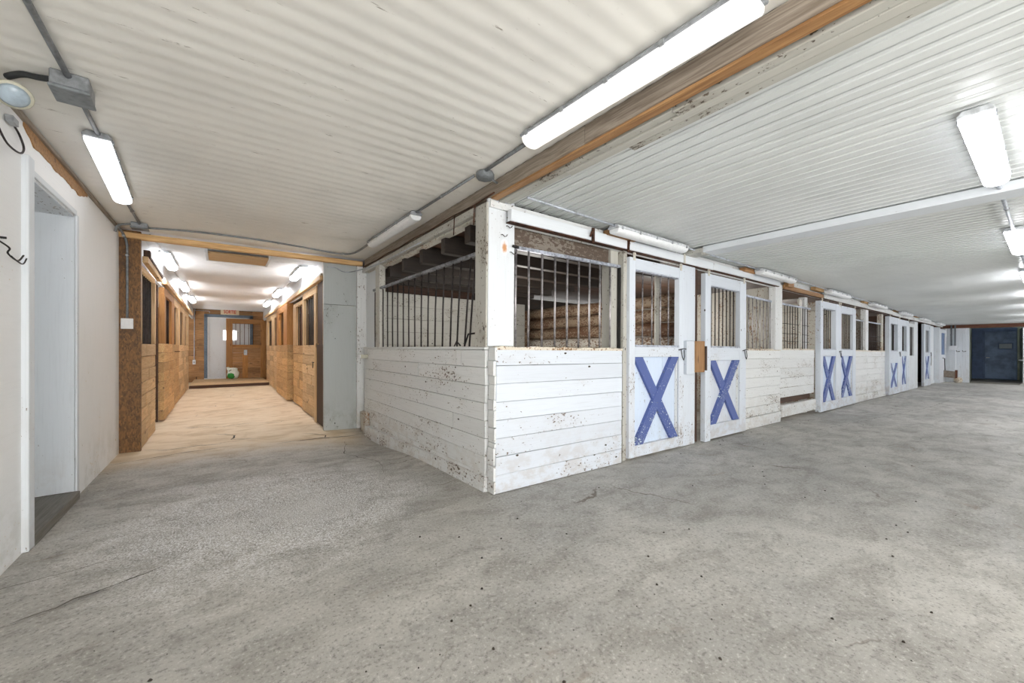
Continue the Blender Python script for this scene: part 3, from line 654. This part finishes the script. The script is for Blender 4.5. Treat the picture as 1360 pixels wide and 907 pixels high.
for i in range(7): conduit([(cs[i]+1.22,-2.43,-.045),(cs[i+1],-2.43,-.045)],'%s conduit length between the middle aisle lights, counted from the nearest'%['first','second','third','fourth','fifth','sixth','seventh'][i],.012,'conduit_w',True,straps=1)
# cross beam of the right ceiling
cbm=thing('cross_beam','white boxed beam crossing the right ceiling between the first two aisle lights','beam'); cbm.matrix_world=MC@Matrix.Translation((2.70,0,0))
MB().box(0,.22,-.30,-6.2,-.075,-.008,1).build('beam_casing','white_clean',cbm,.004)
MB().box(.0,.20,-.06,-.30,-.07,-.02,1).box(.02,.05,-.27,-.31,-.09,-.02,1).build('end_bracket','white_grey',cbm,.004)
# left ceiling lights + conduits
def LM(x,y,z,ang): return Matrix.Translation((x,y,z))@Matrix.Rotation(ang,4,'Z')
LA=math.atan2(1.30,-.085)
strip('grey trimmed strip light on the ceiling near the left wall',LM(-.605,3.40,2.457,math.radians(93.2)),1.28,.13,'housing_grey','glow_m','strip lights on the left ceiling')
strip('long strip light overhead beside the main beam, nearest the camera',LM(1.56,.60,2.457,math.radians(92)),1.28,.14,'housing_grey','glow_l','strip lights on the left ceiling',h=.09)
strip('strip light beside the main beam above the left bars',LM(1.50,3.56,2.457,math.radians(91)),1.32,.12,'housing_grey','off','strip lights on the left ceiling')
def jbox(label,loc,rot,sx,sy,sz,oct=False):
    t_=thing('junction_box',label,'junction box',loc,rot=rot)
    if oct: MB().lathe([(.06,0),(.068,-.012),(.068,-.045),(.055,-.052)],(0,0,0),8).build('box','box_grey',t_,.003)
    else:
        MB().box(-sx/2,sx/2,-sy/2,sy/2,-sz+.014,0,0).build('box','housing_grey',t_,.005); MB().box(-sx/2-.004,sx/2+.004,-sy/2-.004,sy/2+.004,-sz,-sz+.013,0).build('lid','box_grey',t_,.003)
    return t_
jbox('grey square junction box on the left ceiling near the flood lamp',(-.585,2.83,2.458),.05,.13,.16,.085)
jbox('small grey junction box at the corridor corner of the left ceiling',(-.69,5.66,2.458),0,.13,.11,.06)
jbox('octagonal grey junction box beside the main beam',(1.58,2.47,2.458),.3,0,0,0,True)
conduit([(-.565,-.5,2.445),(-.575,1.2,2.445),(-.585,2.75,2.44)],'grey conduit from overhead to the square junction box',.013,straps=1)
conduit([(-.59,2.91,2.445),(-.60,3.40,2.445)],'short grey conduit between square box and left strip light',.012)
conduit([(-.675,4.68,2.445),(-.685,5.60,2.445)],'grey conduit from left strip light to the corridor corner box',.012,straps=1)
conduit([(-.63,5.66,2.425),(-.2,5.62,2.445),(.4,5.60,2.445),(.9,5.68,2.445),(1.25,5.76,2.445),(1.40,5.72,2.445),(1.47,5.50,2.445),(1.48,4.89,2.445)],'grey conduit across the ceiling before the corridor header',.011,straps=2)
conduit([(-.75,5.66,2.445),(-.85,5.68,2.42),(-.885,5.72,2.36)],'short bent conduit from the corner box to the left wall',.012)
conduit([(-.875,5.76,2.42),(-.86,5.90,2.40),(-.835,5.975,2.30),(-.832,5.985,2.1),(-.832,5.985,1.48)],'grey conduit bending down the brown panel to the switch',.012,straps=2)
conduit([(1.50,3.56,2.445),(1.53,2.55,2.445)],'grey conduit between the octagonal box and the strip light above left bars',.010,straps=1)
conduit([(1.55,2.41,2.445),(1.555,1.90,2.445)],'grey conduit between the octagonal box and the nearest strip light',.012)
conduit([(1.62,2.47,2.425),(1.70,2.49,2.415)],'short conduit stub from the octagonal box to the beam',.009)
conduit([(1.69,3.9,2.262),(1.685,5.2,2.27),(1.60,5.95,2.28),(1.45,6.08,2.26),(1.33,6.085,2.31),(1.22,6.09,2.31)],'thin pale cable pipe from the left stall header to the grey panel',.007,'conduit_w')
sw=thing('light_switch','white light switch on the brown panel at the corridor mouth','switch',(-.834,5.999,1.36))
MB().box(-.05,.05,-.012,0,0,.115,2).build('plate','plastic_w',sw,.003); MB().box(-.018,.018,-.017,-.012,.03,.085,2).build('rocker','plastic_w',sw,.002)
# flood lamp + wires on left wall
fl=thing('flood_lamp','round glass flood lamp high on the left wall at the image edge','lamp',(-.80,2.93,2.36))
MB().lathe([(.022,.09),(.035,.07),(.06,.03),(.078,0),(.072,-.008)],(0,0,0),20).build('reflector','bone',fl)
MB().lathe([(.066,-.004),(.05,-.022),(.02,-.032)],(0,0,0),20).build('lens','glassy',fl)
fl.rotation_euler=(-.75,-.25,0); fl.scale=(.85,.85,.85)
conduit([(-.82,2.93,2.44),(-.76,2.88,2.448),(-.70,2.85,2.44),(-.65,2.83,2.44)],'thick dark flexible cable from the square box to the flood lamp',.014,'rubber',name='cable',cat='cable')
wr=thing('wire_loop','thin wire loop with connector hanging from the left wall top','wire',(-.885,3.15,2.28))
MB().tube(crv([(0,-.10,-.03),(.01,-.02,-.09),(.02,.10,-.09),(.01,.19,-.03),(.0,.17,.03),(0,.10,.05)]),.005,6).build('wire','bar_dark',wr); MB().box(-.01,.02,.02,.09,.04,.075,1).build('connector','galv',wr,.003)
hk=thing('wall_hook','bent wire double hook on the left wall at the image edge','hook',(-.90,3.12,1.66))
MB().tube(crv([(0,0,.03),(.03,.02,0),(.03,.0,-.03),(.035,.10,-.05),(.04,.16,-.01)]),.004,6).tube(crv([(.035,.02,-.04),(.04,.14,-.06),(.04,.20,-.02)]),.0035,6).build('wire','black',hk)
MB().lathe([(.006,0),(.006,.02)],(0,.02,.05),8,0).build('screw','black',hk)
# ------------------------------------------------------------------ corridor
def wooddoor(name,label,x,y0,y1,side,top=2.12,win=((.12,.75),),wz=(1.22,1.98),mat='wood',fr='wood_pale',winmat=None,bars=5,z0=.02,t=.07,barmat='bar_dark',post0=.09,row=None,cat='stall door',backing='wood_red'):
    # side=+1: face looks to +X (left side of corridor); -1: face looks to -X
    o=thing(name,label,cat,(x,y0,z0)); L=y1-y0; H=top-z0; f=0; bk=-side*t
    b=MB(); boards(b,'y',0,L,0,wz[0]-z0,bk,f,.16,.007,.001,True,.003); b.build('planks',mat,o,.002)
    b=MB(); b.box(bk,f,0,L,wz[1]-z0,H,1)
    xs=[0]+[v*L for w_ in win for v in w_]+[L]
    for i in range(0,len(xs),2): b.box(bk,f+side*.004,xs[i],xs[i+1],wz[0]-z0,wz[1]-z0,2,.001)
    b.build('frame',fr,o,.003)
    for (a,c) in win:
        n=bars
        for k in range(n):
            yy=a*L+(c-a)*L*(k+.5)/n; MB().tube([(bk*.5,yy,wz[0]-z0),(bk*.5,yy,wz[1]-z0)],.008,6).build('bar',barmat,o)
        if backing: MB().box(bk*1.05,bk*1.25,a*L,c*L,wz[0]-z0,wz[1]-z0,2).build('inner_board',backing,o)
    return o
# left side
wooddoor('wood_stall_front','pine stall front with slanted dark bars nearest the brown panel','x' and -.735,6.10,7.33,1,2.10,((.05,.93),),(1.20,2.04),'wood_pale','wood_pale',bars=8,z0=0,backing=None,cat='stall front')
wooddoor('wood_stall_door','sliding pine door left of corridor, its edge standing out','x' and -.72,8.20,9.80,1,2.10,((.12,.70),),(1.22,1.98),'wood','frame_orange',bars=5,backing='wood_red')
wooddoor('wood_stall_door','second pine door on the corridor left side','x' and -.74,9.85,11.15,1,2.12,((.12,.72),),(1.22,1.98),'wood','wood_pale',backing='wood_red')
wooddoor('wood_stall_door','third pine door on the corridor left side','x' and -.735,11.2,12.6,1,2.12,((.12,.70),),(1.22,1.98),'wood_pale','wood_pale',backing='wood_red')
wooddoor('wood_stall_front','last pale stall front on the corridor left side by the step','x' and -.74,12.65,14.3,1,2.12,((.15,.6),),(1.22,1.98),'wood_pale','wood_pale',backing='wood_red',cat='stall front')
# right side
wooddoor('wood_stall_door','first pine door on the corridor right side beside the grey panel','x' and 1.20,6.80,8.10,-1,2.13,((.14,.88),),(1.20,2.02),'wood_pale','wood_pale',bars=5,backing='wood_black')
wooddoor('wood_stall_front','stall front with brown boarded window right of corridor','x' and 1.225,8.12,9.45,-1,2.06,((.08,.72),),(1.20,1.98),'wood','wood_pale',bars=4,backing='wood_red',cat='stall front')
wooddoor('wood_stall_door','sliding pine door right of corridor, its end edge facing us','x' and 1.14,9.70,11.7,-1,2.12,((.30,.78),),(1.22,1.98),'wood','frame_orange',bars=4,backing='wood_black',t=.12)
wooddoor('wood_stall_front','stall front past the sliding door on corridor right','x' and 1.19,11.75,13.0,-1,2.12,((.2,.8),),(1.22,1.98),'wood_pale','wood_pale',backing='wood_red',cat='stall front')
wooddoor('wood_stall_front','last stall front on corridor right by the end wall','x' and 1.19,13.05,15.2,-1,2.12,((.2,.7),),(1.22,1.98),'wood_pale','wood_pale',backing='wood_black',cat='stall front')
q=thing('stall_end_post','dark brown boxed post at the near end of the corridor right stall','post',(1.185,6.17,0))
MB().box(0,.09,.0,.50,0,1.20,2,.003).build('post','wood_dark',q,.006); MB().box(-.015,.05,.50,.62,0,1.22,2,.002).build('post','wood_pale',q,.004); MB().box(-.005,.012,-.01,.03,1.2,2.34,2).build('edge_strip','wood_pale',q,.002)
MB().box(.03,.09,.1,.6,1.2,2.2,2).build('boards','wood_dark',q)
lt=MB(); lt.tube([(0,0,0),(-.02,.0,0),(-.02,.12,.0)],.007,6).tube([(-.02,.03,0),(-.025,.03,-.09)],.006,6); solo(lt,'door_latch','black','black iron latch on the first pine door right of corridor','latch',(1.19,6.86,.92))
lt=MB(); lt.tube([(0,0,0),(.06,.0,0),(.06,.2,.0)],.009,6); solo(lt,'door_latch','rust','rusty latch bar on the second pine door left of corridor','latch',(-.715,9.82,1.08))
# tracks/top
for sgn,x,lab in ((1,-.735,'left'),(-1,1.20,'right')):
    struct(MB().box(x-.06 if sgn>0 else x+.02, x-.02 if sgn>0 else x+.06,6.18,16.9,2.12,2.46,1),'wall_corridor_top_'+lab,'white_clean')
    o=thing('door_track','wooden sliding door track along the corridor %s side'%lab,'track',(x,6.3,2.15))
    s=sgn; MB().box(-.01*s,.045*s,0 if s<0 else 1.9,9.2,0,.065,1,.002).build('rail','wood_pale' ,o,.004); MB().box(.0,.03*s,0 if s<0 else 1.9,9.2,.068,.10,1).build('rail','white_old',o,.002)
o=thing('door_track','tilted pine header over the slanted bars on corridor left','track',(-.735,6.15,2.10)); MB().bar((.03,0,.07),(.03,1.3,.02),.05,.07).build('rail','wood_pale',o,.004); MB().bar((.05,.1,.13),(.05,1.35,.06),.03,.04).build('rail','wood_dark',o,.003); MB().box(.0,.06,.12,.26,.10,.20,2).build('block','wood_dark',o,.003)
# dark interiors behind corridor stalls
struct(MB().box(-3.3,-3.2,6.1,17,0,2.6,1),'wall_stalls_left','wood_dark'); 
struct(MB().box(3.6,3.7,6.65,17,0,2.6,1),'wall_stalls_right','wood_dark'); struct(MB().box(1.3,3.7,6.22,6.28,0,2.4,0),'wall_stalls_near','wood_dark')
struct(MB().box(-3.3,-.792,8.15,8.2,0,2.3,0),'wall_stall_divider','wood_dark')
# end wall
b=MB(); boards(b,'x',-.90,-.47,.0,2.45,16.95,16.90,.17,.004,.001,True); boards(b,'x',.90,1.75,.0,2.45,16.95,16.90,.17,.004,.001,True); boards(b,'x',-.47,.90,2.26,2.45,16.95,16.90,.17,.004,.001)
struct(b,'wall_end','wood_end')
struct(MB().box(-3.4,3.9,16.97,17.05,0,2.6,0),'wall_end_backing','wood_dark')
st=thing('step','low worn wooden step across the corridor end','step',(0,14.25,0)); b=MB()
for i in range(16): b.box(-.73,1.185,.03+.165*i,.03+.165*i+.16,.04,.095,0,.002)
b.build('deck','wood_pale',st,.003); MB().box(-.73,1.185,.0,.035,-.01,.085,0,.004).build('nosing','wood_dark',st,.006)
ed=thing('door','white exterior door in the end wall behind the sliding wood door','door',(-.47,16.90,.10)); ed.name='door_2'; ed['kind']='structure'
MB().box(0,.09,-.06,.03,0,2.16,2).box(1.29,1.38,-.06,.03,0,2.16,2).box(0,1.38,-.06,.03,2.10,2.20,0).build('frame','bluegrey',ed,.004)
MB().box(.09,.12,-.05,.03,0,2.10,2).box(1.26,1.29,-.05,.03,0,2.10,2).box(.09,1.29,-.05,.03,2.07,2.10,0).build('inner_frame','plastic_w',ed,.002)
lf=MB().box(.12,1.26,.0,.04,0.02,2.07,2).build('leaf','white_clean',ed); MB().box(.52,.90,-.01,.0,1.32,1.66,0).build('window','glow_win' if 'glow_win' in W else M_emit('daylit_window',(255,255,255),1.0),lf,.003)
MB().box(.0,1.3,-.10,.0,-.01,.02,0).build('sill','plastic_w',ed)
sd=thing('sliding_door','pine framed sliding door with barred window at the corridor end','door',(.13,16.60,.10))
Wd=1.16; H=2.06
MB().box(0,.18,0,.05,0,H,2).box(Wd-.17,Wd,0,.05,0,H,2).box(.18,Wd-.17,0,.05,H-.17,H,0).box(.18,Wd-.17,0,.05,1.06,1.16,0).build('frame','frame_orange',sd,.004)
b=MB(); boards(b,'x',.18,Wd-.17,.0,1.06,.045,.012,.17,.003); b.build('planks','wood_end',sd); MB().box(.46,.62,.0,.012,.0,.85,2).build('stile','frame_orange',sd,.002)
for k in range(5): MB().tube([(.27+.125*k,.025,1.16),(.27+.125*k,.025,H-.17)],.009,6).build('bar','rust',sd)
MB().box(.50,.60,-.012,.0,.80,.98,2).build('pull_plate','galv',sd,.003)
# SORTIE sign
sg=thing('exit_sign','cream SORTIE exit sign with red letters above the corridor end door','sign',(-.02,16.84,2.30))
MB().box(0,.52,0,.02,0,.19,0).build('plate','cream',sg,.002)
def text(body,size,mat,parent,loc,rot,name='lettering',ext=.002,sx=1):
    cu=bpy.data.curves.new(name,'FONT'); cu.body=body; cu.size=size; cu.extrude=ext; cu.align_x='CENTER'; cu.align_y='CENTER'; cu.offset=.0035; cu.resolution_u=3
    o=bpy.data.objects.new(name,cu); COL.objects.link(o); dg=bpy.context.evaluated_depsgraph_get(); me=bpy.data.meshes.new_from_object(o.evaluated_get(dg)); bpy.data.objects.remove(o)
    me.materials.clear(); me.materials.append(W[mat]); a=me.attributes.new('gc','FLOAT_VECTOR','POINT'); o=bpy.data.objects.new(name,me); COL.objects.link(o); o.parent=parent; o.location=loc; o.rotation_euler=rot; o.scale=(sx,1,1); return o
text('SORTIE',.175,'redink',sg,(.26,-.003,.095),(math.pi/2,0,0),sx=.62)
conduit([(-.70,16.87,2.44),(-.72,16.86,2.30),(-.73,16.86,.74)],'white conduit drop on the end wall left of the door',.012,'conduit_w')
conduit([(-.70,16.86,2.40),(-.35,16.86,2.40),(-.33,16.86,2.34)],'white conduit along the top of the corridor end wall',.010,'conduit_w')
o=thing('switch_box','small white switch box at the bottom of the end wall conduit','switch',(-.73,16.86,.60)); MB().box(-.04,.04,-.04,.02,0,.15,2).build('box','plastic_w',o,.005); MB().box(-.01,.01,-.05,-.04,.05,.10,2).build('toggle','bar_dark',o)
# bag
bg=thing('feed_bag','crumpled white and green plastic bag on the step against the sliding door','bag',(.27,16.30,.098))
def blob(name,mat,c,sx,sy,sz,seed,par,flat=.0):
    mb=MB(); n=14; m=10; vs=[]
    for j in range(m+1):
        for i in range(n):
            a=2*math.pi*i/n; ph=math.pi*j/m; v=Vector((math.cos(a)*math.sin(ph)**.6,math.sin(a)*math.sin(ph)**.6,-math.cos(ph))); k=1+.14*noise.noise(v*2.3+Vector((seed,0,0)))
            vs.append(Vector((c[0]+v.x*sx*k,c[1]+v.y*sy*k,max(0,c[2]+v.z*sz*k))))
    fs=[(j*n+i,j*n+(i+1)%n,(j+1)*n+(i+1)%n,(j+1)*n+i) for j in range(m) for i in range(n)]
    mb._add(vs,fs,2,True); return mb.build(name,mat,par)
blob('body','bag_white',(.05,0,.17),.165,.09,.17,3,bg); blob('printed_panel','green_print',(.0,-.045,.11),.11,.065,.10,5,bg); blob('folded_top','bag_white',(.03,.0,.33),.15,.07,.055,8,bg)
blob('folded_corner','bag_white',(-.09,.0,.38),.045,.04,.03,8,bg)
MB().tube([(-.07,-.10,.27),(-.03,-.105,.30),(.0,-.10,.31)],.012,6).build('dark_mark','black',bg)
# corridor strip lights
for i,(y0,) in enumerate(((7.0,),(9.9,),(12.6,))):
    M_=Matrix.Translation((-.62,y0,2.455))@Matrix.Rotation(math.radians(90),4,'Z')
    strip('%s corridor strip light above the left pine doors'%['nearest','middle','farthest'][i],M_,1.2,.13,'housing','glow_c','corridor strip lights')
for i,(y0,) in enumerate(((6.95,),(9.9,),(12.6,))):
    M_=Matrix.Translation((1.06,y0,2.455))@Matrix.Rotation(math.radians(90),4,'Z')
    strip('%s corridor strip light above the right pine doors'%['nearest','middle','farthest'][i],M_,1.2,.13,'housing','glow_c','corridor strip lights')
conduit([(-.66,6.1,2.445),(-.64,6.6,2.445),(-.62,7.0,2.41)],'pale conduit to the nearest left corridor light',.012,'conduit_w'); conduit([(-.62,8.2,2.41),(-.62,9.9,2.41)],'pale conduit between nearest and middle left corridor lights',.012,'conduit_w'); conduit([(1.06,8.15,2.41),(1.06,9.9,2.41)],'pale conduit between nearest and middle right corridor lights',.012,'conduit_w')
conduit([(-.62,11.1,2.41),(-.62,12.6,2.41)],'pale conduit between middle and farthest left corridor lights',.012,'conduit_w'); conduit([(1.06,11.1,2.41),(1.06,12.6,2.41)],'pale conduit between middle and farthest right corridor lights',.012,'conduit_w')
hc=thing('ceiling_hatch','wooden ceiling hatch just inside the corridor mouth','hatch',(.19,6.68,2.38)); MB().box(-.33,.34,-.26,.28,0,.025,0).build('panel','wood_pale',hc,.003)
MB().box(-.36,-.33,-.28,.30,-.005,.075,1).box(.34,.37,-.28,.30,-.005,.075,1).box(-.36,.37,.28,.31,-.005,.075,0).build('frame','white_clean',hc,.003)
# ------------------------------------------------------------------ right aisle far end (row frame)
b=MB(); vboards(b,'x',0,1,0,1,0,0) if False else None
b=MB(); vboards(b,'y',-.71,.6,0,2.27,0,-.04,.085,.004,.001,.004); struct(b,'wall_far_left','white_clean',(21.6,0,0),True)
struct(MB()._add([Vector(v) for v in ((0,-.71,0),(3.75,-.47,0),(3.75,-.41,0),(0,-.65,0),(0,-.71,2.3),(3.75,-.47,2.3),(3.75,-.41,2.3),(0,-.65,2.3))],[(0,1,2,3),(4,5,6,7),(0,1,5,4),(1,2,6,5),(2,3,7,6),(3,0,4,7)],2),'wall_far_return','green',(21.6,0,0),True)
struct(MB().box(0,.1,-1.75,-.4,0,2.3,2),'wall_far','navy_dark',(25.35,0,0),True)
struct(MB().box(0,.1,-7,-1.72,0,2.3,2),'wall_far_right','green',(25.3,0,0),True)
struct(MB().box(-.02,.12,-2.6,.55,2.12,2.25,1),'trim_2','wood_red',(21.55,0,0),True,bev=.004)
struct(MB().box(-3.2,1.6,-1.9,-.4,.0,.04,1),'trim_3','wood_sill',(24.9,0,-.02),True)
dd=thing('door','navy blue steel door with small window at the far end of right aisle','door',(25.35,-1.72,.06),True); dd.name='door_3'; dd['kind']='structure'
lf=MB().box(-.05,0,.03,.88,0,2.03,2).build('leaf','navy',dd,.006); MB().box(-.03,0,.0,.03,0,2.1,2).box(-.03,0,.88,.95,0,2.1,2).build('frame','navy_dark',dd,.003)
MB().box(-.062,-.05,.10,.52,1.26,1.54,1).build('window_frame','navy_dark',lf,.004); MB().box(-.066,-.06,.14,.48,1.30,1.50,1).build('window_pane','glassy',lf)
MB().tube([(-.05,.82,.90),(-.11,.82,.90)],.022,10).tube([(-.11,.82,.90),(-.11,.74,.90)],.014,8).build('handle','plastic_w',lf)
o=thing('breaker_box','white electrical box under two conduits on the far plank wall','electrical box',(21.55,-.31,1.26),True); MB().box(-.10,0,-.10,.12,0,.17,1).build('box','plastic_w',o,.004)
for k,yy_ in enumerate((-.04,.06)): MB().tube([(-.05,yy_,.17),(-.05,yy_,.98)],.022,8).build('conduit','conduit',o)
for k,(yy_,lab) in enumerate(((-.46,'dark hook on the far plank wall beside the electrical box'),(-.62,'dark hook on the far plank wall beside the navy door'))):
    h=MB(); h.tube([(0,0,0),(-.06,0,-.01),(-.06,.07,-.02),(-.06,.08,.03)],.012,6); solo(h,'wall_hook','bar_dark',lab,'hook',(21.56,yy_,1.22),True)
struct(MB().box(0,.05,.12,3.7,0,2.26,2),'wall_stall_end','wood_black',(20.05,0,0),True)
struct(MB().box(0,.1,.5,3.9,0,2.3,2),'wall_far_side','wood_black',(21.8,0,0),True)
# open pale green door leaf at right
gd=thing('open_door','open sage green door leaf with narrow window at right of the navy door','door',(25.2,-1.78,.03),True,rot=math.radians(4))
MB().box(-2.6,-.0,-.05,0,0,.95,0).box(-2.6,0,-.05,0,1.72,2.14,0).box(-2.6,-1.3,-.05,0,.95,1.72,0).box(-.9,0,-.05,0,.95,1.72,0).build('leaf','green',gd,.004)
MB().box(-2.66,-2.6,-.08,.02,0,2.14,2).build('edge','plastic_w',gd,.003); MB().box(-1.3,-.9,-.03,-.02,.95,1.72,2).build('window_pane','glassy',gd); MB().tube([(-2.2,.0,.86),(-2.2,.08,.86),(-2.0,.08,.86)],.025,8).build('handle','plastic_w',gd)
# log stump pile by the far planks
lg=thing('timber_offcut','short sawn timber offcut on a white stone before the far plank wall','timber',(21.2,-.36,0),True)
MB().bar((-.1,.32,.34),(.0,-.02,.30),.22,.26).build('timber','beam_grey',lg,.01); MB().box(-.12,.02,-.09,-.02,.16,.48,2,.01).build('sawn_end','wood_red',lg,.01)
blob('stone','ochre_dirt',(-.03,-.10,.10),.12,.12,.11,4,lg)
# right side wall behind the camera's right (closes the aisle)
struct(MB().box(2,26,-6.4,-6.3,-.2,2.4,0),'wall_right','plaster',(0,0,0),True)
# added soft fill lights brightening the stall interiors, no visible source
for i,(s_,e) in enumerate(((1.5,20),(4.4,14),(7.0,14),(9.6,14),(12.2,12),(15.2,12),(18.4,12))):
    la=bpy.data.lights.new('stall_fill_light','POINT'); la.energy=e; la.color=(1,.96,.9); la.shadow_soft_size=.25
    lo=bpy.data.objects.new('stall_fill_light',la); COL.objects.link(lo); lo.matrix_world=ROW@Matrix.Translation((s_,1.4,1.55))
# ------------------------------------------------------------------ dirt crumbs on the floor
dm=MB(); r2=random.Random(5)
spots=[(r2.gauss(1.9,.9),r2.gauss(.55,.5)) for _ in range(90)]+[(r2.gauss(1.1,.5),r2.gauss(1.7,.5)) for _ in range(60)]+[(r2.uniform(-.6,6),r2.uniform(.2,2.3)) for _ in range(110)]+[(r2.uniform(.2,9),r2.uniform(.3,2.4)) for _ in range(60)]+[(r2.uniform(2,12),2.45-r2.random()**2*.25) for _ in range(60)]
for x,y in spots:
    if x*.595+y*.804<.9 or y>2.5: continue
    s=r2.choice((.0012,.0015,.002,.0025,.0035,.007)); z=fz(x,y)
    vs=[Vector((x+s*r2.uniform(.6,1.3)*math.cos(a),y+s*r2.uniform(.6,1.3)*math.sin(a),z)) for a in [k*math.pi/3 for k in range(6)]]+[Vector((x+s*.5*math.cos(a),y+s*.5*math.sin(a),z+s*.7)) for a in [k*math.pi/3 for k in range(6)]]
    dm._add(vs,[(k,(k+1)%6,6+(k+1)%6,6+k) for k in range(6)]+[(6,7,8,9,10,11)],0,True)
solo(dm,'floor_dirt','dirt','small dark crumbs of dirt scattered over the concrete floor','dirt',kind='stuff')
# ------------------------------------------------------------------ camera, world
cam=bpy.data.cameras.new('camera'); co=bpy.data.objects.new('camera',cam); COL.objects.link(co); sc.camera=co
cam.sensor_width=36; cam.lens=521.7/1360*36; cam.shift_y=8.5/1360; cam.clip_start=.05; cam.clip_end=100
co.location=(0,0,1.15); co.rotation_euler=(math.pi/2,0,-math.atan(386/521.7))
wd=bpy.data.worlds.new('world'); sc.world=wd; wd.use_nodes=True; bgn=wd.node_tree.nodes['Background']; bgn.inputs[0].default_value=(1,.985,.96,1); bgn.inputs[1].default_value=3.1
sc.view_settings.view_transform='Standard'; sc.view_settings.look='None'; sc.view_settings.exposure=1.22; sc.view_settings.gamma=1; sc.view_settings.use_curve_mapping=False
try: sc.cycles.use_denoising=True; sc.cycles.max_bounces=10; sc.cycles.diffuse_bounces=6
except Exception: pass
